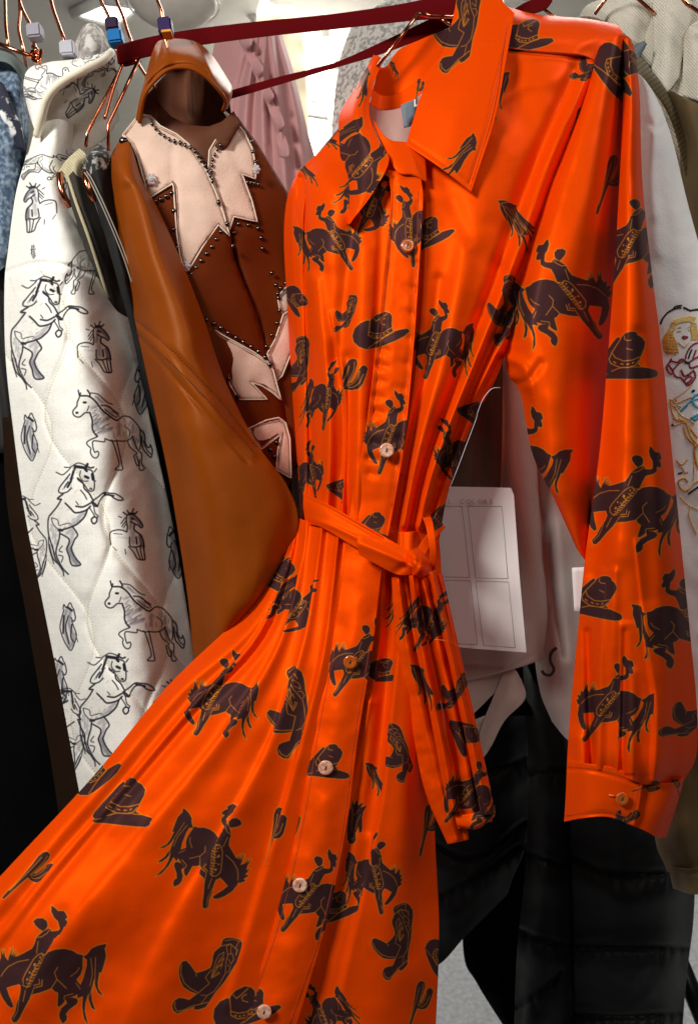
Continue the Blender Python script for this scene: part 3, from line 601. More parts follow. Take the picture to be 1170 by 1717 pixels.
# left half of the bodice (photo left)
patch('bodice', [
    [(590, 196, .945), (600, 205, .93), (622, 240, .915), (652, 268, .905)],
    [(540, 250, .945), (570, 262, .925), (620, 285, .905), (672, 300, .90)],
    [(496, 300, .96), (540, 305, .92), (610, 325, .90), (690, 335, .895)],
    [(490, 400, .97), (530, 402, .92), (600, 410, .90), (694, 420, .893)],
    [(496, 520, .975), (535, 520, .925), (600, 525, .902), (684, 530, .893)],
    [(503, 640, .975), (540, 640, .93), (598, 645, .907), (672, 650, .895)],
    [(508, 750, .975), (540, 752, .935), (592, 760, .912), (656, 765, .90)],
    [(508, 840, .975), (540, 850, .94), (590, 870, .918), (640, 885, .905)],
    [(505, 900, .975), (540, 915, .945), (590, 935, .922), (632, 950, .91)]],
    MB, dress, nu=120, nv=260, uvc=cb, back=0.004,
    folds=[('r', [(505, 300), (512, 480), (520, 700), (520, 860)], 7, 7, -0.0090, -0.0120),
           ('r', [(528, 470), (548, 640), (552, 760), (546, 880)], 13, 9, 0.0090, 0.0180),
           ('q', [(552, 520), (574, 640), (578, 740), (572, 880)], 10, 20, 0.0030, 0.0270),
           ('r', [(584, 600), (584, 720), (580, 880)], 10, 7, -0.0060, -0.0240),
           ('r', [(612, 420), (605, 600), (604, 740), (598, 880)], 22, 12, 0.0060, 0.0120),
           ('r', [(560, 330), (556, 430), (560, 560)], 26, 20, 0.0075, 0.0030),
           ('r', [(590, 380), (580, 470), (566, 600)], 12, 12, -0.0045, -0.0045),
           ('r', [(640, 330), (634, 500), (625, 700)], 10, 8, -0.0030, -0.0060)],
    noise=[(.0016, 60, 3), (.0006, 22, 4)])
# back of the dress behind it, closing the body
patch('dress_back', [
    [(588, 190, .97), (650, 150, 1.0), (760, 60, 1.0), (850, 30, .96), (1000, 45, .955)],
    [(510, 300, .985), (600, 300, 1.02), (760, 250, 1.03), (900, 230, .98), (985, 200, .955)],
    [(500, 480, .99), (600, 500, 1.02), (720, 480, 1.03), (800, 470, .98), (860, 470, .955)],
    [(508, 700, .99), (590, 700, 1.01), (660, 700, 1.02), (730, 700, .985), (775, 705, .95)],
    [(512, 850, .985), (580, 870, 1.0), (640, 880, 1.0), (690, 885, .97), (730, 875, .945)],
    [(500, 960, .985), (560, 980, 1.0), (620, 1000, 1.0), (680, 1000, .97), (726, 990, .945)]], INSIDE, dress, nu=50, nv=80, back=.003, noise=[(.003, 60, 5)])
# right half of the bodice
patch('bodice', [
    [(690, 250, .908), (760, 90, .93), (850, 78, .90), (950, 84, .90), (1006, 106, .915)],
    [(694, 290, .904), (770, 200, .905), (850, 190, .89), (930, 190, .89), (990, 190, .912)],
    [(698, 340, .90), (765, 300, .895), (830, 290, .885), (890, 290, .887), (945, 290, .91)],
    [(700, 420, .90), (752, 410, .893), (805, 400, .884), (860, 395, .886), (900, 390, .905)],
    [(694, 520, .90), (738, 515, .892), (786, 510, .886), (836, 505, .888), (870, 500, .905)],
    [(684, 620, .90), (722, 620, .893), (762, 620, .89), (802, 620, .892), (838, 618, .908)],
    [(672, 720, .902), (702, 720, .897), (734, 720, .895), (764, 718, .898), (790, 715, .912)],
    [(656, 820, .905), (680, 822, .902), (706, 825, .90), (730, 825, .904), (752, 822, .916)],
    [(640, 920, .908), (662, 920, .906), (688, 920, .905), (712, 918, .908), (735, 912, .918)]],
    MR, dress, nu=170, nv=300, uvc=cr_, back=0.004,
    folds=[('r', [(990, 112), (915, 290), (868, 430), (800, 600), (735, 760), (700, 880)], 15, 10, 0.0145, 0.0145),
           ('r', [(965, 120), (885, 300), (835, 450), (780, 600), (716, 770), (690, 890)], 14, 8, -0.0072, -0.0174),
           ('r', [(935, 320), (880, 440), (838, 540), (772, 700), (722, 860)], 9, 8, -0.0174, -0.0203),
           ('r', [(870, 520), (810, 640), (752, 780), (722, 880)], 9, 8, 0.0145, 0.0116),
           ('r', [(838, 600), (784, 700), (740, 800)], 6, 6, -0.0116, -0.0116),
           ('r', [(780, 420), (750, 580), (706, 740), (676, 880)], 20, 9, 0.0072, 0.0145),
           ('r', [(735, 470), (720, 600), (690, 740), (664, 880)], 11, 7, -0.0043, -0.0116),
           ('q', [(712, 330), (706, 500), (690, 660), (668, 800)], 12, 10, 0.0043, 0.0058),
           ('r', [(800, 90), (800, 250), (790, 380)], 40, 40, 0.0072, 0.0058),
           ('r', [(1000, 108), (985, 98), (850, 84)], 3, 3, -0.0022, -0.0022),
           ('r', [(860, 130), (890, 250), (850, 380)], 30, 30, -0.0058, -0.0043),
           ('r', [(820, 180), (880, 140), (960, 128)], 14, 20, 0.0043, 0.0029),
           ('r', [(760, 340), (800, 420), (850, 470)], 16, 16, -0.0029, -0.0043)],
    noise=[(.0014, 60, 8), (.0005, 22, 9)])
# yoke, folding over the shoulder
patch('yoke', [
    [(846, 10, .965), (900, 24, .965), (980, 31, .965), (1030, 40, .965)],
    [(848, 28, .925), (900, 34, .925), (985, 38, .93), (1042, 50, .94)],
    [(850, 52, .902), (910, 60, .898), (985, 64, .905), (1040, 74, .92)],
    [(848, 82, .898), (905, 88, .896), (975, 94, .8995), (1006, 110, .911)]], MR, dress, nu=70, nv=40, uvc=cr_, back=.003, noise=[(.0012, 40, 12)],
    folds=[('r', [(1000, 60), (970, 80), (960, 92)], 10, 10, .002, .002)])
ptube('yoke_stitching', [(850, 80, .8935), (905, 86, .8905), (975, 92, .8955), (1004, 108, .905)], .0006, ORTHREAD, dress, n=30)
# placket with its buttons
plk = patch('placket', [
    [(650, 285, .889), (680, 290, .887), (706, 300, .886)],
    [(655, 340, .887), (682, 340, .884), (709, 340, .882)],
    [(642, 460, .887), (672, 460, .884), (702, 460, .881)],
    [(628, 600, .889), (660, 600, .885), (692, 600, .882)],
    [(610, 740, .892), (644, 740, .888), (678, 742, .885)],
    [(588, 850, .899), (624, 855, .893), (658, 860, .89)],
    [(574, 960, .895), (606, 960, .886), (640, 960, .886)],
    [(556, 1080, .880), (590, 1085, .870), (624, 1090, .872)],
    [(526, 1230, .861), (562, 1235, .852), (600, 1240, .856)],
    [(502, 1370, .845), (542, 1375, .837), (582, 1380, .843)],
    [(462, 1540, .828), (506, 1545, .821), (547, 1550, .828)],
    [(400, 1740, .810), (447, 1742, .804), (490, 1745, .811)]],
    MP, dress, nu=44, nv=480, uvc=cp, back=.003,
    folds=[('r', [(660, 300), (655, 420), (640, 560), (625, 700)], 5, 5, -.002, -.002),
           ('r', [(700, 340), (694, 480), (684, 620), (668, 760), (648, 900)], 6, 6, -.0015, -.0015)] +
          [('r', [(640 - 26 * (y - 560) / 250 + 4 * (i % 2), y), (662 - 26 * (y - 560) / 250, y + 6)], 7, 5, -.0022 * (1 + (i % 3) * .5), 0) for i, y in enumerate(range(560, 800, 26))] +
          [('r', [(684 - 26 * (y - 560) / 250, y + 8), (664 - 26 * (y - 560) / 250, y)], 7, 6, -.002, 0) for i, y in enumerate(range(350, 800, 42))],
    noise=[(.0012, 30, 13), (.0003, 14, 14)])
def button(px, py, d, rpx, m, parent, ang=0.0, tilt=(0, 0)):
    bm = bmesh.new(); n = 28; prof = [(0, .62), (.45, .64), (.62, .78), (.8, .8), (.94, .62), (1.0, .3), (.96, -.2), (0, -.3)]
    r = rpx / FPX * d; th = r * .28; c = P(px, py, d); rings = []
    ex = rt * math.cos(tilt[0]) + fw * math.sin(tilt[0]); ey = up * math.cos(tilt[1]) + fw * math.sin(tilt[1]); ez = np.cross(ex, ey)
    for rr, z in prof:
        rings.append([bm.verts.new(c + r * rr * (math.cos(2 * math.pi * i / n) * ex + math.sin(2 * math.pi * i / n) * ey) + th * z * ez) for i in range(n)] if rr else [bm.verts.new(c + th * z * ez)])
    for a, b in zip(rings, rings[1:]):
        for i in range(n):
            j = (i + 1) % n
            if len(a) == 1: bm.faces.new((a[0], b[i], b[j]))
            elif len(b) == 1: bm.faces.new((a[i], b[0], a[j]))
            else: bm.faces.new((a[i], b[i], b[j], a[j]))
    bmesh.ops.recalc_face_normals(bm, faces=bm.faces)
    me = bpy.data.meshes.new('button'); bm.to_mesh(me); bm.free(); me.polygons.foreach_set('use_smooth', np.full(len(me.polygons), True))
    o = link(bpy.data.objects.new('button', me), parent, m)
    ca, sa = math.cos(ang), math.sin(ang)
    a = c + .26 * r * (ca * ex + sa * ey) + th * .6 * ez; b = c - .26 * r * (ca * ex + sa * ey) + th * .6 * ez
    return o, a, b
def sewn_button(px, py, d, rpx, m, parent, ang=1.3):
    o, a, b = button(px, py, d, rpx, m, parent, ang)
    # sewing thread drawn through the two holes belongs to the placket
    tube('button_thread', [a, (a + b) / 2 + .0002 * -fw, b], .0007, HOLE, parent, sides=6)
for px, py, d, m_ in ((683, 412, .878, AMBER), (648, 755, .880, SHELL), (587, 1110, .860, AMBER), (546, 1287, .842, SHELL), (503, 1484, .823, SHELL), (443, 1696, .800, SHELL)):
    sewn_button(px, py, d, 12.5 if m_ is SHELL else 11.5, m_, plk)
# skirt: the wide half pulled out to the left, towards the viewer
patch('skirt', [
    [(500, 868, .965), (520, 876, .945), (550, 884, .925), (590, 892, .912), (636, 900, .904)],
    [(470, 945, .955), (500, 955, .93), (540, 965, .915), (585, 970, .905), (630, 975, .90)],
    [(400, 1035, .93), (445, 1050, .905), (500, 1065, .895), (560, 1080, .888), (614, 1090, .886)],
    [(282, 1150, .895), (345, 1172, .87), (430, 1195, .865), (505, 1215, .868), (582, 1225, .868)],
    [(158, 1300, .862), (250, 1330, .835), (350, 1345, .84), (450, 1360, .848), (556, 1375, .853)],
    [(28, 1440, .83), (150, 1490, .80), (280, 1520, .812), (400, 1535, .825), (520, 1545, .836)],
    [(-130, 1610, .795), (0, 1710, .765), (170, 1760, .78), (325, 1775, .80), (462, 1790, .812)],
    [(-260, 1740, .78), (-110, 1880, .75), (80, 1940, .765), (270, 1950, .785), (440, 1960, .80)]],
    MS, dress, nu=330, nv=340, uvc=cs, back=.004,
    folds=[('r', [(494, 850), (485, 905), (430, 1040), (300, 1160), (170, 1315), (40, 1465), (-80, 1600)], 8, 24, .010, .012),
           ('q', [(496, 845), (488, 930), (428, 1068), (316, 1186), (186, 1342), (66, 1480), (-60, 1640)], 12, 40, .010, .007),
           ('r', [(500, 845), (492, 940), (440, 1075), (330, 1195), (215, 1330), (90, 1480), (-30, 1640)], 6, 12, -.012, -.003),
           ('q', [(514, 845), (506, 930), (466, 1080), (372, 1230), (250, 1380), (120, 1540), (10, 1690)], 12, 60, .014, .004),
           ('r', [(522, 845), (514, 930), (480, 1090), (400, 1240), (290, 1390)], 7, 22, -.012, .0),
           ('q', [(540, 845), (532, 930), (506, 1080), (448, 1250), (358, 1420), (258, 1600), (196, 1740)], 12, 60, .016, .003),
           ('r', [(552, 845), (544, 920), (518, 1090), (476, 1240)], 7, 16, -.012, 0),
           ('q', [(570, 845), (562, 920), (540, 1090), (504, 1240), (466, 1380), (416, 1550), (372, 1700)], 12, 36, .016, .005),
           ('r', [(580, 845), (572, 930), (556, 1060)], 6, 9, -.010, 0),
           ('r', [(600, 845), (592, 930), (578, 1060), (552, 1190)], 6, 8, -.006, -.002),
           ('r', [(150, 1420), (260, 1440), (330, 1460)], 50, 50, -.003, -.003), ('r', [(400, 1330), (330, 1500), (250, 1680)], 40, 60, .006, .006),
           ('r', [(60, 1560), (200, 1500), (330, 1380)], 60, 60, .005, .005), ('r', [(180, 1620), (120, 1700)], 60, 60, -.006, -.006)],
    noise=[(.0016, 70, 21), (.0006, 26, 22)])
# right half of the skirt
patch('skirt', [
    [(640, 890, .912), (668, 892, .905), (700, 890, .908), (734, 880, .93)],
    [(636, 970, .906), (668, 975, .895), (702, 975, .90), (740, 965, .93)],
    [(618, 1090, .892), (658, 1095, .882), (700, 1095, .89), (743, 1090, .925)],
    [(590, 1240, .876), (640, 1245, .868), (688, 1245, .874), (734, 1240, .91)],
    [(566, 1390, .861), (620, 1395, .855), (676, 1395, .858), (729, 1390, .895)],
    [(528, 1560, .846), (592, 1560, .842), (660, 1560, .845), (736, 1560, .88)],
    [(470, 1750, .83), (552, 1750, .826), (640, 1750, .83), (729, 1750, .868)]],
    MR, dress, nu=130, nv=300, uvc=cr_, back=.05,
    folds=[('p', [(648, 845), (648, 960), (636, 1100), (606, 1260), (572, 1430), (526, 1640)], 14, 26, .012, .004),
           ('q', [(668, 845), (668, 970), (664, 1090), (652, 1200), (640, 1330), (606, 1500), (560, 1700)], 14, 26, .014, .006),
           ('r', [(652, 845), (652, 970), (650, 1100), (636, 1240), (612, 1390)], 7, 12, -.012, -.004),
           ('r', [(622, 1180), (610, 1330), (575, 1500)], 12, 18, .006, .004),
           ('r', [(690, 845), (690, 970), (690, 1100), (684, 1250), (676, 1420)], 10, 26, .010, .004),
           ('r', [(706, 1280), (700, 1420), (690, 1600)], 20, 30, -.004, -.004)],
    noise=[(.0014, 70, 31), (.0005, 26, 32)])
# ---- sleeve: upper part and the lower layer that folds over it
patch('sleeve', [
    [(985, 96, .925), (1010, 74, .905), (1035, 58, .905), (1050, 60, .925), (1058, 66, .95)],
    [(968, 170, .915), (995, 150, .887), (1020, 150, .882), (1040, 150, .925), (1062, 150, .96)],
    [(920, 290, .905), (955, 290, .874), (995, 290, .868), (1026, 290, .912), (1054, 290, .96)],
    [(876, 420, .905), (920, 420, .867), (968, 420, .862), (1010, 420, .905), (1046, 420, .96)],
    [(846, 540, .91), (895, 540, .868), (948, 540, .864), (994, 540, .902), (1036, 540, .96)],
    [(850, 622, .91), (890, 628, .868), (940, 636, .862), (988, 644, .898), (1026, 650, .955)],
    [(872, 660, .905), (905, 682, .868), (945, 708, .864), (982, 728, .894), (1016, 745, .945)],
    [(892, 760, .905), (918, 785, .872), (948, 806, .868), (975, 820, .885), (1006, 830, .93)],
    [(930, 840, .90), (945, 856, .878), (962, 874, .876), (978, 886, .89), (998, 895, .915)],
    [(966, 920, .895), (970, 926, .888), (976, 934, .888), (981, 940, .893), (988, 944, .90)]],
    ML, dress, nu=120, nv=260, uvc=cl, back=.012,
    folds=[('r', [(980, 130), (930, 280), (885, 420), (856, 560)], 9, 12, -.006, -.005),
           ('r', [(1000, 120), (950, 300), (905, 430), (880, 560)], 16, 20, .006, .004),
           ('r', [(850, 600), (876, 615), (892, 660), (896, 720)], 9, 9, .008, .004),
           ('r', [(846, 640), (880, 640), (906, 610)], 6, 8, -.006, -.003),
           
           ('r', [(960, 560), (930, 700), (945, 820)], 24, 20, .004, .003)],
    noise=[(.0016, 60, 41), (.0006, 24, 42)])
slv = patch('sleeve', [
    [(1036, 70, .93), (1050, 64, .91), (1060, 75, .925), (1066, 95, .955)],
    [(1044, 160, .91), (1056, 160, .89), (1066, 160, .905), (1072, 165, .95)],
    [(1038, 300, .895), (1052, 300, .873), (1066, 300, .885), (1076, 300, .94)],
    [(1030, 440, .888), (1052, 440, .862), (1074, 440, .87), (1090, 440, .93)],
    [(1018, 600, .885), (1050, 600, .855), (1084, 600, .862), (1110, 600, .925)],
    [(1004, 760, .885), (1048, 760, .85), (1094, 760, .856), (1126, 760, .92)],
    [(982, 920, .888), (1038, 920, .85), (1098, 920, .852), (1142, 920, .915)],
    [(968, 1060, .895), (1034, 1060, .852), (1106, 1060, .852), (1156, 1060, .912)],
    [(956, 1190, .90), (1030, 1190, .858), (1110, 1190, .855), (1168, 1190, .912)],
    [(951, 1258, .902), (1026, 1262, .856), (1102, 1272, .852), (1166, 1268, .912)],
    [(950, 1284, .898), (1020, 1294, .864), (1086, 1316, .862), (1146, 1308, .908)]],
    ML2, dress, nu=130, nv=460, uvc=cl2, back=.02,
    folds=[('r', [(1052, 330), (1056, 600), (1052, 800), (1040, 930)], 20, 24, .004, .005),
           ('r', [(1074, 560), (1080, 800), (1090, 1000)], 14, 20, -.006, -.007), ('r', [(1030, 560), (1016, 760), (1000, 960)], 14, 16, -.004, -.006), ('r', [(1110, 620), (1124, 860), (1138, 1060)], 12, 14, .005, .006),
           ('q', [(1062, 900), (1082, 1080), (1096, 1180), (1092, 1316)], 12, 24, .004, .014),
           ('r', [(1010, 960), (1006, 1100), (1002, 1292)], 8, 10, .003, .010),
           ('r', [(984, 1060), (988, 1200), (990, 1292)], 6, 6, -.006, -.018),
           ('q', [(1040, 1040), (1038, 1180), (1034, 1300)], 16, 16, .004, .014), ('r', [(1046, 1060), (1044, 1180), (1040, 1300)], 6, 6, -.004, -.014),
           ('r', [(1060, 1130), (1060, 1230), (1060, 1310)], 10, 9, .004, .010),
           ('r', [(1030, 960), (1026, 1060), (1020, 1180)], 9, 14, .005, .004),
           ('r', [(1120, 1000), (1130, 1160), (1124, 1310)], 16, 16, -.004, -.006),
           ('r', [(968, 1240), (974, 1290)], 14, 14, .006, .008)],
    noise=[(.0016, 60, 43), (.0006, 24, 44)])
cuff = patch('cuff', [
    [(950, 1276, .893), (985, 1280, .868), (1030, 1288, .858), (1078, 1306, .857)],
    [(948, 1330, .893), (984, 1334, .866), (1026, 1340, .856), (1070, 1356, .855)],
    [(945, 1378, .895), (976, 1372, .868), (1020, 1370, .858), (1062, 1385, .857)]], ML2, dress, nu=60, nv=50, uvc=cl2, back=.004,
    folds=[('r', [(952, 1290), (1000, 1294), (1074, 1316)], 3, 3, -.0015, -.0015), ('r', [(948, 1372), (1010, 1364), (1060, 1376)], 4, 4, -.0015, -.0015)], noise=[(.001, 40, 45)])
patch('cuff', [
    [(1066, 1304, .868), (1100, 1312, .868), (1130, 1312, .88), (1148, 1300, .91)],
    [(1058, 1356, .866), (1092, 1362, .866), (1116, 1362, .88), (1134, 1350, .91)],
    [(1040, 1378, .868), (1078, 1392, .866), (1100, 1404, .88), (1116, 1404, .91)]], ML2, dress, nu=50, nv=50, uvc=cl2, back=.004, noise=[(.001, 40, 46)])
sewn_button(1042, 1339, .848, 11, AMBER, cuff)
ptube('buttonhole_stitching', [(1020, 1333, .8545), (1030, 1335, .8535)], .001, mat('pale_orange_thread', (228, 130, 60), .8), cuff, sides=6, smooth=False)
# left sleeve, seen edge-on behind the bodice
patch('sleeve', [
    [(500, 285, .99), (512, 276, .97), (525, 270, .96)], [(482, 330, 1.0), (495, 330, .965), (512, 330, .945)], [(476, 400, 1.01), (492, 400, .975), (508, 400, .95)],
    [(482, 520, 1.02), (495, 520, .985), (510, 520, .96)], [(490, 660, 1.03), (500, 660, .99), (514, 660, .965)], [(500, 800, 1.03), (506, 800, 1.0), (516, 800, .97)], [(505, 900, 1.03), (510, 900, 1.01), (518, 900, .985)]],
    MB, dress, nu=30, nv=120, uvc=cb, back=.03, noise=[(.002, 40, 47)])
# ---- collar
patch('collar_leaf', [
    [(772, -34, .93), (815, -20, .918), (862, 22, .90)],
    [(748, 70, .912), (800, 84, .889), (848, 100, .878)],
    [(706, 160, .90), (768, 182, .876), (828, 205, .869)],
    [(680, 243, .893), (738, 282, .874), (790, 323, .872)]], MC, dress, nu=70, nv=120, uvc=cc, back=.004, noise=[(.001, 50, 51)],
    folds=[('r', [(690, 238), (740, 272), (786, 308)], 3, 3, -.0012, -.0012), ('r', [(852, 30), (838, 110), (818, 205), (786, 310)], 3, 3, -.001, -.001)])
ptube('collar_stitching', [(852, 30, .900), (838, 110, .8755), (818, 205, .867), (784, 308, .8695)], .00045, ORTHREAD, dress, n=40)
patch('collar_leaf', [
    [(626, 92, .95), (634, 94, .945), (642, 100, .945)], [(600, 140, .935), (612, 142, .918), (626, 144, .922)], [(570, 190, .928), (594, 190, .896), (619, 190, .902)],
    [(569, 236, .925), (600, 236, .89), (636, 238, .888)], [(573, 290, .922), (606, 288, .886), (652, 270, .882)], [(578, 340, .912), (600, 340, .883), (626, 322, .878)], [(582, 376, .902), (586, 376, .888), (590, 370, .882)]],
    MC, dress, nu=56, nv=110, uvc=cc, back=.005, noise=[(.0014, 40, 52)], folds=[('r', [(604, 150), (608, 220), (640, 280)], 14, 16, .004, .003)])
patch('collar_stand', [
    [(622, 160, .955), (640, 170, .965), (665, 172, .965), (700, 150, .955), (742, 96, .95)],
    [(632, 122, .948), (652, 120, .955), (672, 100, .955), (710, 78, .95), (765, 52, .945)],
    [(628, 108, .945), (646, 112, .952), (668, 84, .955), (705, 66, .95), (765, 42, .945)]][::-1], MC, dress, nu=60, nv=30, uvc=cc, back=.004)
patch('collar_stand', [
    [(620, 176, .945), (640, 185, .955), (672, 180, .958), (705, 158, .95), (740, 110, .945)],
    [(624, 150, .948), (642, 160, .957), (670, 155, .96), (705, 130, .953), (744, 90, .948)]][::-1], MC, dress, nu=50, nv=20, uvc=cc, back=.004)
patch('collar_stand', [[(622, 196, .905), (650, 232, .893), (680, 238, .892), (712, 246, .892)], [(634, 230, .897), (658, 262, .888), (688, 264, .887), (714, 276, .889)], [(648, 262, .892), (668, 290, .885), (692, 294, .884), (716, 306, .887)]], MO, dress, nu=30, nv=16, back=.004, noise=[(.001, 20, 53)])
lab = mat('grey_label', (112, 126, 138), .7, bump=.2, bscale=800)
nl = panel('neck_label', [(672, 176), (700, 164), (696, 196), (688, 212), (677, 215)], .93, lab, dress, thick=.001)
panel('label_letter', [(694, 167), (697, 166), (697, 176), (701, 175), (701, 178), (694, 180)], .9285, mat('white_ink', (235, 235, 235), .7), nl, thick=.0004, step=4)
# ---- belt
patch('belt', [[(508, 826, .955), (509, 854, .953), (512, 880, .955)], [(545, 843, .915), (540, 866, .914), (538, 884, .916)], [(600, 874, .888), (592, 896, .886), (586, 912, .888)], [(655, 906, .872), (648, 926, .87), (642, 944, .874)], [(700, 932, .868), (696, 948, .866), (692, 962, .87)]],
    MO, dress, nu=24, nv=110, back=.005, noise=[(.0012, 30, 61)], folds=[('r', [(511, 832), (560, 858), (640, 904)], 4, 3, -.001, -.003), ('r', [(512, 868), (560, 884), (640, 922)], 5, 4, .002, .003)])
patch('belt_end', [[(600, 894, .868), (598, 912, .866), (602, 930, .868)], [(640, 906, .862), (636, 928, .858), (634, 948, .862)], [(676, 922, .858), (674, 944, .852), (668, 964, .858)], [(702, 940, .858), (702, 952, .853), (700, 962, .858)]],
    MO, dress, nu=30, nv=60, back=.005, noise=[(.0014, 24, 62)], folds=[('r', [(606, 912), (650, 930), (696, 952)], 8, 5, .003, .006), ('r', [(680, 948), (668, 956), (660, 962)], 7, 7, -.005, -.002)])
kn = []
def blob(name, c, d, rx, ry, rz, m, parent, ang=0, seed=1, amp=.12):
    n1, n2 = 26, 18; th = np.linspace(0, 2 * math.pi, n1, endpoint=False); ph = np.linspace(0.01, math.pi - .01, n2)
    T, Ph = np.meshgrid(th, ph); x = np.sin(Ph) * np.cos(T); y = np.sin(Ph) * np.sin(T); z = np.cos(Ph)
    k = 1 + amp * vnoise(x * 40 + 100, y * 40 + z * 30 + 100, 22, seed) + amp * .5 * np.sin(5 * (x + y) + seed)
    a = R(ang); X = x * rx * math.cos(a) - y * ry * math.sin(a); Y = x * rx * math.sin(a) + y * ry * math.cos(a)
    c3 = P(*c, d); s = d / FPX
    V = c3 + (X * k * s)[..., None] * rt - (Y * k * s)[..., None] * up + (z * k * rz)[..., None] * fw
    I = np.arange(n1 * n2).reshape(n2, n1); F = []
    for i in range(n2 - 1):
        for j in range(n1): F.append([I[i, j], I[i, (j + 1) % n1], I[i + 1, (j + 1) % n1], I[i + 1, j]])
    F += [list(I[0])[::-1], list(I[-1])]
    return mesh_obj(name, V.reshape(-1, 3), F, m, parent)
patch('belt_knot', [[(676, 930, .872), (686, 924, .860), (698, 918, .872)], [(682, 950, .866), (696, 938, .845), (712, 930, .866)], [(686, 966, .868), (704, 956, .846), (722, 944, .866)], [(694, 974, .874), (708, 968, .860), (724, 960, .874)]], MO, dress, nu=34, nv=34, bulge=.006, back=.006, noise=[(.0012, 18, 66)], folds=[('r', [(684, 934), (704, 944), (718, 950)], 3, 3, -.002, -.003), ('r', [(690, 962), (700, 948), (702, 932)], 3, 4, -.0025, -.002)])
patch('belt', [[(694, 928, .872), (706, 944, .87)], [(714, 898, .888), (724, 912, .888)], [(738, 872, .915), (746, 884, .915)]], MT, dress, nu=10, nv=30, uvc=ct, back=.004)
patch('belt_loop', [[(708, 868, .892), (722, 866, .892)], [(714, 884, .868), (726, 880, .868)], [(720, 920, .86), (731, 918, .86)], [(720, 950, .868), (730, 950, .868)], [(718, 958, .89), (728, 957, .89)]], MO, dress, nu=8, nv=40, back=.002)
for cl_pts, wds, d0, sd in (([(668, 966), (684, 1080), (712, 1200), (742, 1320), (768, 1412)], [24, 40, 50, 60, 36], .874, 71), ([(692, 964), (704, 1060), (726, 1170), (748, 1280), (762, 1362)], [14, 16, 20, 24, 20], .852, 72),
                            ([(708, 962), (734, 1070), (762, 1190), (786, 1300), (796, 1384)], [22, 32, 38, 46, 58], .866, 73), ([(724, 958), (746, 1050), (772, 1160), (797, 1270), (818, 1366)], [12, 14, 17, 20, 24], .846, 74), ([(736, 962), (762, 1080), (790, 1210), (812, 1310), (822, 1352)], [10, 12, 14, 14, 10], .858, 75)):
    rows = [[(x - wd * .5, y + wd * .10, d0 - .012 * i / 4 + .006), (x, y, d0 - .012 * i / 4), (x + wd * .5, y - wd * .12, d0 - .012 * i / 4 + .006)] for i, ((x, y), wd) in enumerate(zip(cl_pts, wds))]
    patch('belt_tail', rows, MT, dress, nu=30, nv=150, uvc=ct, bulge=.0045, back=.002, noise=[(.0022, 26, sd), (.0008, 11, sd + 9)],
          folds=[('q', [((r[0][0] * .6 + r[-1][0] * .4), r[0][1]) for r in rows], 4, 8, .007, .007), ('r', [((r[0][0] * .25 + r[-1][0] * .75), r[0][1]) for r in rows], 3, 5, -.006, -.005)])
patch('belt_tail', [[(762, 1368, .848), (796, 1362, .838), (830, 1350, .846)], [(766, 1384, .846), (798, 1386, .834), (830, 1366, .844)], [(772, 1388, .856), (800, 1390, .85), (826, 1372, .854)]], MT, dress, nu=30, nv=16, uvc=ct, back=.003)
ptube('loose_thread', [(728, 1072, .846), (745, 1074, .84), (758, 1078, .842), (772, 1084, .848), (790, 1086, .855)], .0003, mat('pale_orange_thread', (228, 130, 60), .8), dress, sides=5)
ptube('seam_thread', [(838, 650, .885), (824, 652, .88), (810, 668, .88), (801, 690, .884), (797, 705, .89), (780, 750, .902), (765, 790, .906), (752, 822, .912)], .0004, mat('white_thread', (216, 222, 226), .6), dress, sides=6, n=40)

for o_, L_ in ((cuff, [(954, 1286), (990, 1289), (1030, 1297), (1070, 1313)]), (cuff, [(950, 1368), (980, 1363), (1020, 1361), (1056, 1373)]), (cuff, [(1070, 1316), (1064, 1350), (1056, 1374)]),
               (plk, [(701, 320), (698, 440), (689, 590), (675, 730), (656, 850)]), (plk, [(660, 320), (650, 440), (636, 590), (618, 730)]), (plk, [(619, 1090), (594, 1240), (576, 1380), (542, 1548), (486, 1716)]), (plk, [(562, 1085), (533, 1232), (510, 1372), (470, 1542), (412, 1712)])):
    tube('topstitching', on_patch(o_, along(L_, 8), .0002), .00035, ORTHREAD, o_, sides=5, smooth=False)

# hanger inside the dress
hg = thing('wire_hanger', 'rose gold wire hanger inside the collar of the orange dress', 'hanger')
ptube('hanger_arm', [(622, 130, .955), (634, 110, .935), (668, 66, .925), (701, 23, .92)], .0021, COPPER, hg, smooth=False)
ptube('hanger_arm', [(701, 23, .92), (722, 27, .935), (756, 28, .952), (800, 16, .96)], .0021, COPPER, hg, smooth=False)
ptube('hanger_arm', [(735, 30, .945), (760, 44, .95), (772, 52, .955), (1000, 70, .98)], .0019, COPPER, hg, smooth=False)
ptube('hanger_arm', [(745, 34, .99), (725, 62, .99), (700, 100, 1.0)], .0019, COPPER, hg, smooth=False)
ptube('hanger_hook', [(838, -40, .95), (841, -10, .95), (842, 8, .95), (850, 22, .95)], .0019, COPPER, hg)

# ================================================================== tan leather western jacket
jk = thing('leather_jacket', 'tan leather western jacket with pale pink studded yoke hanging left of the orange dress', 'jacket')
Z2 = lambda L: [(a / 2.925 + 170, b / 2.925 + 30) for a, b in L]
Z3 = lambda L: [(a / 3.441 + 200, b / 3.441 + 430) for a, b in L]
def djl(x, y): return 0.995 + 0.00016 * (x - 300) + 0.0000009 * (x - 340) ** 2 - 0.00002 * (y - 300)
def djr(x, y): return 1.022 + 0.00030 * (x - 400) - 0.00002 * (y - 300)
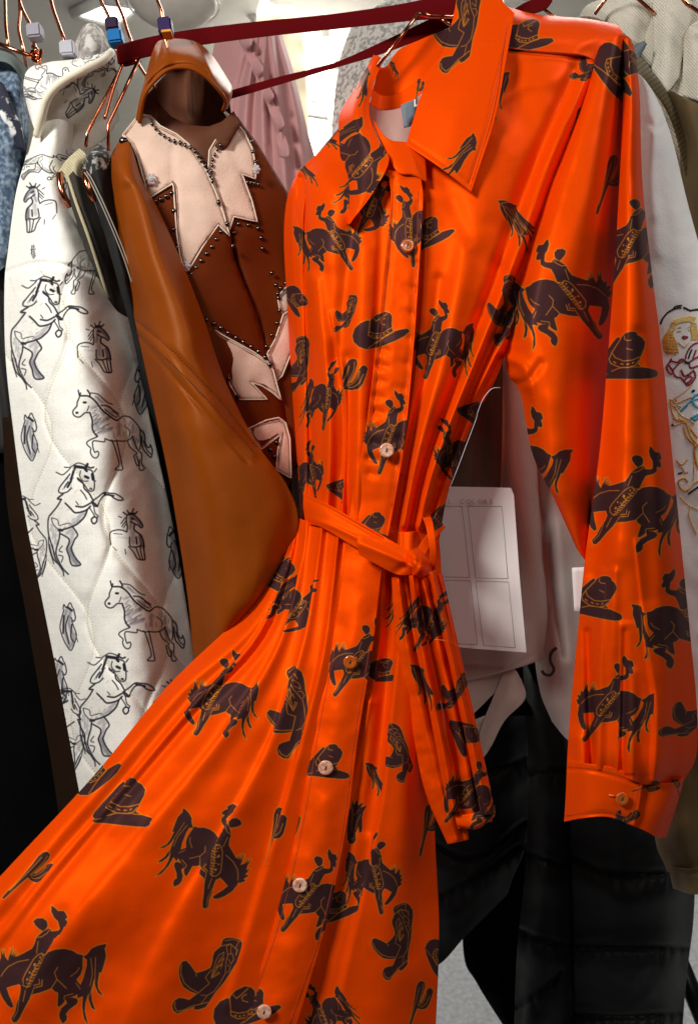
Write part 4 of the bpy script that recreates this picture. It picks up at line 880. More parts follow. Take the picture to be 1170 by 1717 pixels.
# inside of the back, seen through the neck opening
patch('jacket_back', [[(240, 165, 1.03), (300, 105, 1.07), (345, 105, 1.07), (384, 165, 1.04)], [(232, 220, 1.03), (290, 230, 1.065), (340, 240, 1.065), (395, 215, 1.045)], [(250, 330, 1.04), (330, 330, 1.06), (380, 330, 1.06), (440, 330, 1.07)], [(300, 800, 1.06), (360, 800, 1.08), (430, 800, 1.08), (500, 800, 1.09)]], LININGB, jk, nu=50, nv=60, back=.012, noise=[(.003, 40, 80)],
      folds=[('r', [(318, 115), (322, 190)], 5, 5, .004, .004), ('r', [(340, 112), (338, 190)], 6, 6, -.004, -.004)])
panel('jacket_front', [(350, 284), (372, 240), (398, 195), (432, 240), (484, 325), (520, 440), (520, 760), (492, 790), (466, 700), (438, 570), (400, 450), (383, 380)], djr, REDTAN, jk, thick=.004, puff=.004, noise=[(.003, 50, 81)])
panel('jacket_front', [(205, 236), (222, 205), (300, 240), (350, 288), (385, 380), (392, 430), (409, 474), (430, 526), (447, 587), (460, 620), (476, 686), (487, 735), (490, 800), (440, 960), (360, 900), (290, 560), (232, 320)], djl, REDTAN, jk, thick=.004, puff=.004, noise=[(.003, 50, 82)],
      folds=[('r', [(330, 470), (370, 600), (400, 760)], 30, 30, .006, .004)])
panel('neck_facing', [(262, 168), (288, 196), (318, 210), (350, 212), (372, 204), (392, 186), (404, 208), (384, 244), (362, 262), (352, 300), (330, 262), (296, 238), (262, 212)], 1.006, LININGB, jk, thick=.006, puff=.003, noise=[(.002, 30, 83)])
# pale yoke pieces
yl = panel('yoke', Z2([(105, 575), (185, 475), (240, 480), (290, 530), (370, 570), (430, 620), (480, 690), (520, 760), (560, 850), (600, 960), (630, 1070), (575, 1015), (500, 1120), (440, 1220), (410, 1250), (385, 1160), (370, 1050), (355, 830), (350, 812), (235, 885), (205, 780), (180, 690), (150, 620)]),
           lambda x, y: djl(x, y) - .004, PINKSUEDE, jk, thick=.003, puff=.0025, pw=4, step=6, noise=[(.0012, 25, 84)], folds=[('r', [(288, 250), (291, 330), (300, 440)], 5, 6, -.003, -.002), ('r', [(330, 290), (345, 360)], 16, 16, .002, .002)])
yr = panel('yoke', Z2([(600, 455), (640, 490), (700, 560), (740, 640), (760, 740), (755, 790), (690, 765), (740, 900), (765, 1000), (650, 975), (625, 1050), (600, 950), (560, 830), (525, 740), (530, 650), (560, 600), (620, 560), (645, 520)]),
           lambda x, y: djr(x, y) - .006, PINKSUEDE, jk, thick=.003, puff=.0025, pw=4, step=6, noise=[(.0012, 25, 85)], folds=[('r', [(390, 250), (408, 300), (424, 350)], 5, 6, -.003, -.002)])
def edge_piping(pts, dfn, off, parent, r=.0011, closed=True, m=PIPING, ins=0):
    p = np.asarray(pts, float)
    if closed: p = np.vstack([p, p[:1]])
    q = []
    for a, b in zip(p, p[1:]):
        for t in np.linspace(0, 1, 6)[:-1]: q.append(a + (b - a) * t)
    q.append(p[-1]); q = np.asarray(q)
    return tube('piping', P(q[:, 0], q[:, 1], dfn(q[:, 0], q[:, 1]) - off), r, m, parent, sides=6, smooth=False)
def inset(pts, k):
    p = np.asarray(pts, float); c = p.mean(0); out = []
    for i in range(len(p)):
        a, b, c2 = p[i - 1], p[i], p[(i + 1) % len(p)]
        e1 = (b - a) / (np.hypot(*(b - a)) + 1e-9); e2 = (c2 - b) / (np.hypot(*(c2 - b)) + 1e-9)
        n = np.array([-(e1[1] + e2[1]), e1[0] + e2[0]]); n /= np.hypot(*n) + 1e-9; out.append(b + n * k)
    return out
YL = Z2([(105, 575), (185, 475), (240, 480), (290, 530), (370, 570), (430, 620), (480, 690), (520, 760), (560, 850), (600, 960), (630, 1070), (575, 1015), (500, 1120), (440, 1220), (410, 1250), (385, 1160), (370, 1050), (355, 830), (350, 812), (235, 885), (205, 780), (180, 690), (150, 620)])
YR = Z2([(600, 455), (640, 490), (700, 560), (740, 640), (760, 740), (755, 790), (690, 765), (740, 900), (765, 1000), (650, 975), (625, 1050), (600, 950), (560, 830), (525, 740), (530, 650), (560, 600), (620, 560), (645, 520)])
SEAMP = mat('pink_brown_thread', (176, 132, 112), .8)
edge_piping(YL, djl, .0055, yl); edge_piping(inset(YL, 4), djl, .0063, yl, r=.0005, m=SEAMP)
edge_piping(YR, djr, .0075, yr); edge_piping(inset(YR, 3.5), djr, .0083, yr, r=.0005, m=SEAMP)
# lower appliques
def applique(pts, dfn, off, seed):
    o = panel('applique', pts, lambda x, y: dfn(x, y) - off, PINKSUEDE, jk, thick=.003, puff=.002, pw=4, step=6, noise=[(.0012, 22, seed)])
    edge_piping(pts, dfn, off + .0016, o); edge_piping(inset(pts, 4.0), dfn, off + .0022, o, r=.0005, m=SEAMP)
    return o
applique(Z3([(510, 395), (590, 450), (700, 510), (790, 560), (860, 610), (890, 660), (910, 740), (935, 830), (890, 790), (830, 750), (760, 725), (855, 825), (690, 825), (640, 740), (590, 600), (545, 470)]), djl, .005, 86)
applique(Z3([(745, 992), (850, 945), (920, 930), (960, 960), (985, 1050), (992, 1280), (905, 1230), (915, 1120), (935, 1025), (820, 1112), (780, 1060)]), djl, .005, 87)
applique(Z3([(855, 560), (900, 480), (930, 390), (945, 340), (1000, 300), (1000, 540), (940, 690), (905, 720), (885, 650)]), djr, .005, 88)
applique(Z3([(915, 240), (950, 190), (1000, 150), (1000, 300), (945, 335), (925, 300)]), djr, .005, 89)
# studs: one mesh shared
bm = bmesh.new(); bmesh.ops.create_uvsphere(bm, u_segments=10, v_segments=6, radius=1)
bmesh.ops.delete(bm, geom=[v for v in bm.verts if v.co.z < -0.35], context='VERTS')
stud_me = bpy.data.meshes.new('stud'); bm.to_mesh(stud_me); bm.free(); stud_me.polygons.foreach_set('use_smooth', np.full(len(stud_me.polygons), True)); stud_me.materials.append(STUDM)
def stud(px, py, d, rpx, parent, me=stud_me, nm='stud', squash=(1, 1)):
    o = bpy.data.objects.new(nm, me); c = P(px, py, d); r = rpx / FPX * d
    o.matrix_world = Matrix(((rt[0] * r * squash[0], up[0] * r * squash[1], -fw[0] * r * .7, c[0]), (rt[1] * r * squash[0], up[1] * r * squash[1], -fw[1] * r * .7, c[1]), (rt[2] * r * squash[0], up[2] * r * squash[1], -fw[2] * r * .7, c[2]), (0, 0, 0, 1)))
    mw = o.matrix_world.copy(); COL.objects.link(o); o.parent = parent; o.matrix_world = mw
    return o
def studs(pts, step, dfn, off, r, sq=(1, 1)):
    for q in along(pts, step): stud(q[0] + random.uniform(-.4, .4), q[1] + random.uniform(-.4, .4), float(dfn(q[0], q[1])) - off, r * random.uniform(.92, 1.06), jk, squash=sq)
studs(Z2([(250, 520), (290, 565), (340, 597), (400, 618), (450, 645), (490, 700), (520, 745), (545, 800)]), 9.2, djl, .008, 3.7, (.75, 1.15))
studs(Z2([(575, 905), (612, 990), (645, 1120)]), 26, djl, .008, 4.4, (.8, 1.1))
studs(Z2([(540, 750), (548, 690), (575, 635), (615, 590), (650, 555), (662, 515)]), 8.6, djr, .010, 3.4, (.75, 1.15))
studs(Z2([(148, 675), (172, 755), (197, 830), (235, 910)]), 26, djl, .006, 4.6)
studs(Z2([(235, 910), (290, 890), (345, 860)]), 9, djl, .006, 4.0)
studs(Z2([(355, 945), (357, 1035), (366, 1115), (395, 1215)]), 28, djl, .006, 4.0)
studs(Z2([(588, 1050), (540, 1125), (488, 1195), (435, 1265), (395, 1330)]), 13.5, djl, .006, 4.2)
studs(Z2([(650, 1055), (672, 1010), (718, 1015), (760, 1022), (782, 1060), (790, 1130)]), 15, djr, .006, 3.8)
studs(Z2([(735, 605), (742, 655), (757, 705)]), 17, djr, .008, 3.6); studs(Z2([(700, 800), (770, 815)]), 6, djr, .006, 3.2); studs(Z2([(725, 845), (742, 930), (760, 985)]), 16, djr, .006, 3.4)
studs(Z3([(500, 365), (568, 400), (625, 440), (675, 470), (720, 497), (760, 520), (797, 545), (835, 575), (870, 625)]), 14.5, djl, .008, 4.6)
studs(Z3([(632, 705), (685, 808)]), 33, djl, .014, 4.4); studs(Z3([(872, 1115), (895, 1155)]), 13, djl, .008, 4.6); studs(Z3([(908, 1075), (912, 1078)]), 30, djl, .008, 3.8)
studs(Z3([(882, 95), (905, 165), (920, 245), (925, 320), (905, 405), (875, 465), (850, 520)]), 19, djr, .008, 3.8); studs(Z3([(960, 155), (930, 185), (915, 215)]), 10, djr, .008, 3.6)
stud(208, 236, .985, 6.5, jk, squash=(1.3, .9)); stud(234, 197, .985, 4.5, jk, squash=(1.2, .7))
bm = bmesh.new(); bmesh.ops.create_icosphere(bm, subdivisions=1, radius=1); cry = bpy.data.meshes.new('crystal'); bm.to_mesh(cry); bm.free(); cry.materials.append(CRYSTAL)
for px, py, r in ((254, 300, 8.5), (430, 284, 6.5), (313, 446, 7.5)):
    d = float(djl(px, py)) - .009
    for k in range(7):
        a = k * 2 * math.pi / 6; rr = 0 if k == 6 else r * .68
        stud(px + rr * math.cos(a), py + rr * 1.25 * math.sin(a), d - (.004 if k == 6 else .002), r * (.62 if k == 6 else .45), jk, me=cry, nm='crystal')
# collar standing up, open arch
patch('collar', [[(228, 196, 1.0), (240, 145, .99), (258, 82, 1.0), (276, 66, 1.01), (322, 68, 1.02), (350, 86, 1.015), (378, 126, 1.01), (390, 152, 1.01), (382, 182, 1.02)],
                 [(228, 200, .985), (240, 150, .965), (266, 108, .962), (288, 92, .962), (322, 94, .965), (346, 108, .97), (372, 140, .98), (386, 160, .99), (379, 184, 1.01)],
                 [(234, 206, .985), (244, 158, .962), (270, 126, .956), (292, 114, .955), (320, 115, .956), (342, 126, .96), (364, 148, .97), (378, 168, .985), (374, 186, 1.005)]], TAN, jk, nu=90, nv=40, back=.006, noise=[(.002, 30, 90)],
      folds=[('r', [(274, 64), (266, 92), (246, 140)], 3, 4, .004, .003), ('r', [(296, 66), (292, 112)], 12, 12, -.004, -.003), ('r', [(326, 68), (340, 92), (356, 124)], 3, 4, .004, .003), ('r', [(240, 150), (275, 116), (318, 108), (350, 126)], 2.5, 2.5, -.002, -.002)])
ptube('collar_edge', [(234, 206, .985), (244, 158, .961), (270, 126, .955), (292, 114, .954), (320, 115, .955), (342, 126, .959), (364, 148, .969), (378, 168, .984), (374, 186, 1.004)], .0022, TAN, jk, n=60)
# near sleeve: broad tan leather, with the elbow seam
sl = patch('sleeve', [
    [(205, 228, .99), (214, 236, .985), (222, 250, .98), (228, 268, .985)], [(184, 270, 1.0), (200, 280, .955), (222, 290, .95), (240, 305, .98)], [(184, 330, 1.01), (208, 335, .948), (240, 340, .94), (265, 350, .98)],
    [(196, 420, 1.01), (225, 422, .943), (262, 425, .93), (302, 432, .975)], [(220, 510, 1.01), (255, 515, .937), (300, 520, .925), (340, 528, .97)], [(240, 600, 1.01), (280, 608, .93), (330, 620, .918), (378, 640, .965)],
    [(262, 700, 1.01), (310, 712, .926), (370, 726, .915), (432, 745, .96)], [(283, 800, 1.01), (340, 815, .922), (410, 825, .912), (482, 815, .955)], [(300, 900, 1.01), (360, 915, .92), (430, 915, .912), (500, 880, .955)],
    [(316, 1010, 1.01), (370, 1015, .92), (420, 1005, .914), (470, 960, .955)], [(326, 1110, 1.01), (360, 1100, .94), (390, 1080, .94), (420, 1040, .96)], [(345, 1240, 1.01), (380, 1220, .95), (420, 1190, .95), (450, 1150, .97)]],
    TAN, jk, nu=90, nv=260, back=.04, noise=[(.0012, 70, 91), (.0003, 24, 92)],
    folds=[('r', [(228, 538), (290, 590), (360, 660), (432, 748)], 4, 4, -.0035, -.0035), ('r', [(230, 548), (285, 606), (350, 680), (425, 762)], 7, 7, .003, .003), ('r', [(232, 560), (280, 618), (345, 694), (415, 775)], 4, 4, -.003, -.003),
           ('r', [(250, 280), (280, 420), (330, 560)], 18, 24, .006, .005), ('r', [(214, 320), (240, 440), (270, 560)], 14, 16, -.006, -.004), ('r', [(300, 720), (330, 880), (350, 1040)], 30, 40, .006, .006), ('r', [(470, 790), (490, 850), (470, 930)], 14, 16, -.006, -.004), ('r', [(380, 760), (420, 860), (400, 980)], 30, 36, -.004, -.003)])
# stitch rows lie on the sleeve surface
for sh in (0, 22):
    q = along([(229, 536 + sh), (290, 590 + sh), (360, 662 + sh), (430, 750 + sh * .6)], 5.5); w3 = on_patch(sl, q, .0004)
    for i in range(0, len(w3) - 1): tube('stitch', [w3[i], w3[i] + (w3[i + 1] - w3[i]) * .62], .0006, DARKTHREAD, sl, sides=5, smooth=False)
jh = thing('wire_hanger', 'rose gold wire hanger with purple size marker above the leather jacket', 'hanger')
ptube('hanger_hook', [(256, -30, .98), (264, 0, .98), (272, 22, .98), (277, 60, .985), (284, 95, .99)], .0021, COPPER, jh)
box_at('size_marker', 278, 46, .98, 23, 26, .016, -8 + 14, mat('purple_plastic', (46, 26, 78), .6, spec=.2), jh)
box_at('marker_band', 281, 58, .978, 16, 4, .017, 6, mat('yellow_plastic', (226, 150, 40), .4), jh)

# ================================================================== white quilted coat with sketched horses
cw = Canvas('coat_print', -80, 60, 420, 1360, (250, 248, 240), weave=.025, seed=11)
for i, (x, y) in enumerate(((78, 555), (140, 868), (193, 1187))): cw.stamp(REAR, x + 2, y, 1.0)
for x, y in ((187, 722), (241, 1042)): cw.stamp(TROT, x + 2, y, 1.0)
for x, y in ((157, 582), (213, 896), (286, 1180)): cw.stamp(FOAL, x, y, 1.0)
for x, y in ((50, 732), (115, 1050), (38, 1330), (18, 840), (100, 1140)): cw.stamp(PONY, x, y, 1.0)
cw.stamp(TROT, 158, 440, .8, 0, True); cw.stamp(FOAL, 68, 345, .95, -10, True); cw.stamp(PONY, 240, 650, 1.1, 0, True); cw.stamp(PONY, 296, 925, 1.1, -10, True); cw.stamp(REAR, 30, 905, .8, 0, True); cw.stamp(REAR, 96, 1225, .8, 10, True)
cw.stamp(REAR, 82, 290, .55, 70); cw.stamp(PONY, 56, 422, .3)
ogee = []
for k in range(-1, 5):
    ph = math.pi * k; ogee.append([(60 + 62 * k + .205 * (y - 450) + 36 * math.sin((y - 450) / 345.0 * 2 * math.pi + ph), y) for y in range(455, 1340, 28)])
cq = Canvas('coat_hood_print', 20, 60, 220, 280, (250, 248, 238), weave=.025, seed=12)
cq.stamp(TROT, 76, 140, .62, 120); cq.stamp(FOAL, 132, 160, .8, 60); cq.stamp(REAR, 168, 120, .45, 40); cq.stamp(PONY, 86, 216, .7, 80); cq.stamp(FOAL, 130, 96, .5, -60)
for l in ogee: cw.line(l, 2.0, (186, 168, 124), .6, dash=5)
MQ = dict(rough=.85, sheen=.15, bump=.35, bscale=520, bump2=.5, b2scale=55, spec=.25)
MW = mat('cream_gauze_print', canvas=cw, **MQ); MH = mat('cream_gauze_hood', canvas=cq, **MQ)
ctq = thing('quilted_coat', 'cream quilted coat printed with black sketched horses, left of the leather jacket', 'coat')
slw = patch('sleeve', [
    [(60, 215, 1.06), (78, 204, 1.03), (100, 200, 1.02), (124, 208, 1.065)], [(42, 270, 1.07), (65, 265, 1.02), (95, 262, 1.02), (122, 265, 1.065)], [(26, 330, 1.07), (60, 330, 1.01), (95, 330, 1.0), (134, 335, 1.065)], [(14, 420, 1.07), (65, 425, .995), (120, 425, .985), (186, 440, 1.065)],
    [(8, 480, 1.07), (68, 480, .985), (130, 480, .975), (205, 490, 1.065)], [(10, 600, 1.07), (80, 600, .98), (150, 600, .97), (230, 600, 1.065)], [(24, 730, 1.07), (98, 730, .98), (172, 730, .97), (258, 730, 1.065)], [(42, 860, 1.07), (120, 860, .98), (198, 860, .97), (286, 860, 1.065)],
    [(72, 1010, 1.07), (150, 1010, .98), (226, 1010, .97), (312, 1010, 1.065)], [(98, 1140, 1.07), (175, 1140, .98), (245, 1140, .975), (330, 1140, 1.065)], [(130, 1310, 1.07), (200, 1310, .99), (270, 1310, .985), (350, 1310, 1.065)], [(150, 1420, 1.07), (220, 1420, 1.0), (290, 1420, 1.0), (370, 1420, 1.065)]],
    MW, ctq, nu=110, nv=420, uvc=cw, back=.05, noise=[(.0025, 55, 93), (.0009, 18, 94)],
    folds=[('r', l, 4, 4, -.003, -.003) for l in ogee] + [('r', l, 16, 16, -.0032, -.0032) for l in ogee] + [('r', [(12, 456), (60, 442), (110, 446), (190, 470)], 5, 5, -.006, -.006), ('p', [(12, 456), (60, 442), (110, 446), (190, 470)], 40, 40, .004, .004), ('r', [(40, 340), (80, 390), (150, 400)], 20, 20, .004, .002), ('r', [(100, 280), (90, 340)], 20, 20, -.004, -.002),
          ('r', [(215, 520), (240, 700), (280, 900)], 14, 16, -.006, -.003)])
patch('coat_body', [[(30, 330, 1.12), (60, 330, 1.12), (140, 420, 1.10)], [(20, 700, 1.13), (120, 700, 1.12), (225, 700, 1.09)], [(60, 1050, 1.13), (180, 1050, 1.12), (280, 1050, 1.09)], [(120, 1400, 1.13), (240, 1400, 1.12), (340, 1400, 1.09)]], MW, ctq, nu=40, nv=90, uvc=cw, back=.03, noise=[(.004, 60, 95)])
patch('hood', [[(46, 178, 1.05), (40, 150, 1.05), (45, 120, 1.05), (70, 106, 1.06), (126, 99, 1.07), (168, 90, 1.08), (187, 80, 1.09)], [(54, 205, 1.02), (52, 165, 1.01), (62, 130, 1.0), (88, 116, 1.0), (136, 106, 1.02), (170, 94, 1.04), (188, 84, 1.06)], [(62, 226, 1.02), (72, 190, 1.0), (82, 160, .985), (104, 138, .985), (140, 118, .995), (172, 102, 1.02), (186, 90, 1.05)]], MH, ctq, nu=80, nv=50, uvc=cq, back=.012, noise=[(.003, 26, 96)])
ptube('hood_edge', [(62, 228, 1.02), (72, 190, .998), (82, 160, .983), (104, 138, .983), (140, 118, .993), (172, 102, 1.018), (187, 88, 1.05)], .005, mat('cream_gauze_plain', (240, 232, 210), **MQ), ctq, n=50)
patch('hood_inside', [[(72, 190, 1.03), (84, 165, 1.05), (110, 140, 1.06), (150, 115, 1.07), (188, 92, 1.08)], [(74, 205, 1.03), (100, 185, 1.09), (130, 160, 1.10), (165, 130, 1.10), (196, 110, 1.09)], [(80, 220, 1.03), (110, 215, 1.08), (140, 205, 1.09), (170, 180, 1.09), (198, 150, 1.09)], [(92, 236, 1.04), (120, 250, 1.06), (150, 250, 1.07), (180, 230, 1.08), (200, 200, 1.09)]], MH, ctq, nu=50, nv=40, uvc=cq, back=.01, noise=[(.004, 24, 97)])
ch_ = thing('wire_hanger', 'rose gold wire hanger with white size marker behind the cream coat hood', 'hanger')
ptube('hanger_hook', [(80, -30, 1.08), (88, 10, 1.08), (100, 45, 1.08), (110, 72, 1.08), (122, 110, 1.09)], .0024, COPPER, ch_)
box_at('size_marker', 115, 84, 1.075, 24, 24, .018, 5, mat('white_plastic', (178, 178, 188), .6, spec=.2), ch_)

# ================================================================== trousers folded over clip hangers
def folded(name, label, pts, d, m, seed, hook, wd):
    t = thing(name, label, 'trousers', 'trousers folded over wire hangers')
    patch('front_leg', [[(a[0], a[1], d + a[2] * 0 + .05), ((a[0] + b[0]) / 2, (a[1] + b[1]) / 2, d), (b[0], b[1], d + .02)] for a, b in pts], m, t, nu=26, nv=110, back=.03, noise=[(.003, 24, seed)])
    return t
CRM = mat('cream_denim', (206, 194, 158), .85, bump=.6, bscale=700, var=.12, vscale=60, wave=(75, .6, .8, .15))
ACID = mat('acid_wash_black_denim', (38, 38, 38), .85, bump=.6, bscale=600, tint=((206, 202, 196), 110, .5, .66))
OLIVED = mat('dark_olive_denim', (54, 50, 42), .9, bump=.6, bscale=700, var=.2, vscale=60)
t1 = thing('folded_trousers', 'cream trousers folded over a rose gold wire hanger between coat and jacket', 'trousers', 'trousers folded over wire hangers')
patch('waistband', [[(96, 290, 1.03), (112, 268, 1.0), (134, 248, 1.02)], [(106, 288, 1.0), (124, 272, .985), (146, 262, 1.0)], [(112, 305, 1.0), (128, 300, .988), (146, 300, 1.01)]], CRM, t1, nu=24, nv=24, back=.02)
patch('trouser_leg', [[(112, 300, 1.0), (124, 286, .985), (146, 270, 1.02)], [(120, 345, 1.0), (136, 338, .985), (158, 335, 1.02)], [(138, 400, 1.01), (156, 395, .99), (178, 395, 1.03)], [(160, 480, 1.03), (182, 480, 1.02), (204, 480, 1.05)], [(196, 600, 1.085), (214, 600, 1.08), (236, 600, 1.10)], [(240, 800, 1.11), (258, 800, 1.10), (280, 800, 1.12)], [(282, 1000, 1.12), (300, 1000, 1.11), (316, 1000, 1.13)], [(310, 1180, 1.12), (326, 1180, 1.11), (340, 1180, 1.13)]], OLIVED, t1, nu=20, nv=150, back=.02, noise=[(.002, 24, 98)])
ptube('side_seam', [(114, 296, .992), (130, 345, .982), (150, 400, .988), (172, 468, 1.012), (182, 500, 1.03)], .0022, CRM, t1, n=50)
ptube('hanger_wire', [(144, 247, 1.0), (147, 222, 1.0), (158, 200, 1.0), (184, 150, 1.0), (204, 112, 1.01)], .0022, COPPER, t1, smooth=False)
ptube('hanger_bar', [(100, 292, 1.0), (102, 310, .998), (108, 330, 1.0), (118, 346, 1.01)], .0045, COPPER, t1, n=24)
t2 = thing('folded_trousers', 'black acid-wash jeans folded over a rose gold wire hanger beside the leather jacket', 'trousers', 'trousers folded over wire hangers')
patch('waistband', [[(134, 285, 1.0), (148, 262, .975), (168, 240, 1.0)], [(144, 284, .985), (160, 262, .965), (184, 262, .99)], [(150, 300, .985), (164, 296, .97), (186, 300, .99)]], ACID, t2, nu=24, nv=24, back=.02)
patch('trouser_leg', [[(150, 296, .98), (162, 285, .968), (186, 280, .99)], [(160, 340, .985), (174, 335, .97), (194, 335, .995)], [(178, 400, .99), (192, 398, .975), (212, 400, 1.0)], [(200, 480, 1.0), (212, 480, .985), (232, 480, 1.01)], [(226, 580, 1.04), (238, 580, 1.035), (256, 580, 1.05)], [(262, 760, 1.09), (274, 760, 1.085), (300, 760, 1.10)], [(296, 960, 1.10), (308, 960, 1.095), (330, 960, 1.11)], [(322, 1160, 1.10), (334, 1160, 1.10), (352, 1160, 1.11)]], mat('black_denim', (16, 16, 16), .85, bump=.6, bscale=600, var=.3, vscale=60), t2, nu=20, nv=100, back=.02, noise=[(.002, 24, 99)])
GST = mat('grey_stitching', (150, 142, 128), .85)
for o_ in (0, 5): ptube('side_seam', [(140 + o_, 286, .978), (152 + o_, 305, .966), (178 + o_, 360, .964), (205 + o_, 425, .972), (222 + o_, 475, .98)], .0009, GST, t2, n=40)
ptube('hanger_wire', [(182, 252, .985), (182, 208, .985), (206, 158, .985), (234, 98, .99)], .0022, COPPER, t2, smooth=False)
ptube('hanger_bar', [(143, 288, .98), (146, 306, .976), (152, 324, .978), (158, 336, .985)], .0045, COPPER, t2, n=24)

# ================================================================== red velvet hanger across the top
rv = thing('velvet_hanger', 'red velvet flat hanger with two long bars running across the top', 'hanger')
patch('upper_bar', [[(196, 76, .99), (196, 92, .99), (198, 108, .99)], [(250, 62, 1.03), (250, 78, 1.03), (251, 95, 1.03)], [(330, 48, 1.045), (330, 62, 1.045), (331, 77, 1.045)], [(440, 35, 1.03), (440, 48, 1.03), (441, 62, 1.03)], [(560, 23, 1.0), (560, 36, 1.0), (561, 49, 1.0)], [(680, 5, .97), (680, 20, .97), (680, 36, .97)], [(760, -14, .955), (762, 6, .955), (764, 28, .955)], [(830, -30, .95), (834, -12, .95), (838, 8, .95)]], VELVET, rv, nu=14, nv=120, back=.006, folds=[('r', [(198, 92), (330, 62), (560, 36), (760, 6)], 12, 12, .0012, .0012)])
patch('lower_bar', [[(350, 162, 1.13), (351, 167, 1.13), (353, 174, 1.13)], [(392, 150, 1.11), (393, 156, 1.11), (394, 164, 1.11)], [(470, 128, 1.07), (471, 133, 1.07), (472, 141, 1.07)], [(560, 105, 1.03), (561, 109, 1.03), (562, 114, 1.03)], [(640, 70, 1.01), (644, 78, 1.01), (648, 88, 1.01)], [(720, 32, .985), (724, 44, .985), (730, 56, .985)], [(790, 0, .96), (795, 12, .96), (800, 26, .96)]], VELVET, rv, nu=12, nv=120, back=.006)
patch('bar_end', [[(196, 96, .99), (204, 100, 1.0), (236, 94, 1.02)], [(200, 108, .992), (212, 112, 1.005), (238, 104, 1.02)]], VELVET, rv, nu=12, nv=8, back=.004)
patch('upper_bar', [[(850, 22, .99), (852, 32, .99)], [(880, 4, .985), (884, 26, .985)], [(905, -8, .985), (914, 16, .985)], [(918, -20, .985), (926, 2, .985)]], VELVET, rv, nu=8, nv=30, back=.006)
ptube('clip_wire', [(206, 106, 1.0), (190, 150, 1.0), (176, 200, 1.0)], .002, COPPER, rv)
ptube('clip_wire', [(228, 100, 1.0), (240, 120, 1.01), (262, 150, 1.03)], .002, COPPER, rv)

# more wire hangers, upper left
for i, (lab_, pts, mk) in enumerate((
    ('rose gold wire hanger hook at the far upper left corner', [(6, -30, 1.1), (9, 0, 1.1), (10, 40, 1.1), (14, 76, 1.1), (18, 120, 1.12)], None),
    ('rose gold wire hanger hook with grey size marker near the upper left corner', [(28, -30, 1.06), (34, 5, 1.06), (44, 28, 1.06), (50, 40, 1.06), (57, 70, 1.06), (66, 98, 1.06)], (60, 55, 24, 23, 6, (150, 148, 160))),
    ('rose gold wire hanger hook just right of the grey size marker', [(30, -30, 1.12), (34, 20, 1.12), (32, 50, 1.12), (40, 85, 1.12), (46, 120, 1.14)], None),
    ('rose gold wire hanger with purple and blue size markers', [(162, -30, 1.03), (170, 2, 1.03), (178, 18, 1.03), (187, 40, 1.03), (196, 84, 1.03), (206, 112, 1.04)], (190, 44, 22, 21, 7, (38, 20, 52))),
    ('rose gold wire hanger hook right of the blue size marker', [(188, -30, 1.06), (196, 2, 1.06), (206, 26, 1.06), (214, 52, 1.06), (222, 74, 1.06), (232, 110, 1.08)], None))):
    t = thing('wire_hanger', lab_, 'hanger', 'wire hangers on the rail')
    ptube('hanger_hook', pts, .0022, COPPER, t)
    if mk: box_at('size_marker', mk[0], mk[1], pts[0][2] - .006, mk[2], mk[3], .018, mk[4], mat('marker_plastic_%d' % i, mk[5], .6, spec=.2), t)
    if i == 3: box_at('size_marker', 195, 65, 1.022, 24, 22, .019, 7, mat('blue_plastic', (6, 104, 170), .6, spec=.2), t)
    if i == 1:
        ptube('hanger_arm', [(-20, 66, 1.05), (20, 82, 1.05), (68, 100, 1.05)], .003, COPPER, t, smooth=False)
        ptube('hanger_coil', [(56, 78, 1.052), (62, 84, 1.046), (54, 88, 1.05), (64, 94, 1.045), (56, 99, 1.05), (66, 103, 1.046), (70, 84, 1.05)], .0028, COPPER, t)

# ================================================================== denim jacket, far left
dj = thing('denim_jacket', 'faded blue denim jacket at the far left edge', 'jacket')
BLUED = mat('faded_blue_denim', (66, 88, 114), .9, bump=.7, bscale=520, tint=((146, 162, 178), 150, .42, .7), var=.2, vscale=25, bump2=.4, b2scale=60)
patch('denim_front', [[(-70, 110, 1.12), (0, 100, 1.08), (30, 110, 1.07), (46, 125, 1.10)], [(-70, 180, 1.12), (0, 180, 1.07), (30, 190, 1.06), (50, 215, 1.10)], [(-70, 260, 1.12), (-10, 260, 1.07), (20, 265, 1.07), (40, 280, 1.10)], [(-70, 400, 1.13), (-10, 380, 1.08), (14, 375, 1.08), (30, 360, 1.10)], [(-70, 480, 1.14), (-20, 470, 1.09), (5, 450, 1.09), (18, 440, 1.10)]], BLUED, dj, nu=40, nv=80, back=.04, noise=[(.004, 30, 101), (.002, 14, 102)])
patch('waistband', [[(-60, 84, 1.08), (10, 82, 1.06), (48, 116, 1.07)], [(-60, 108, 1.07), (8, 104, 1.05), (40, 134, 1.065)]], mat('grey_green_denim', (100, 110, 108), .85, bump=.5, bscale=600), dj, nu=30, nv=14, back=.006)
patch('printed_lining', [[(-20, 128, 1.045), (6, 140, 1.045), (12, 160, 1.055)], [(0, 190, 1.04), (20, 180, 1.04), (28, 195, 1.055)], [(14, 215, 1.045), (34, 210, 1.045), (40, 230, 1.06)], [(28, 250, 1.06), (40, 250, 1.055), (46, 262, 1.07)]], mat('inky_print', (26, 30, 50), .8, tint=((222, 222, 224), 60, .5, .58)), dj, nu=14, nv=30, back=.004)
bc = thing('striped_coat', 'dark coat edge with grey stripes under the denim jacket at the left edge', 'coat')
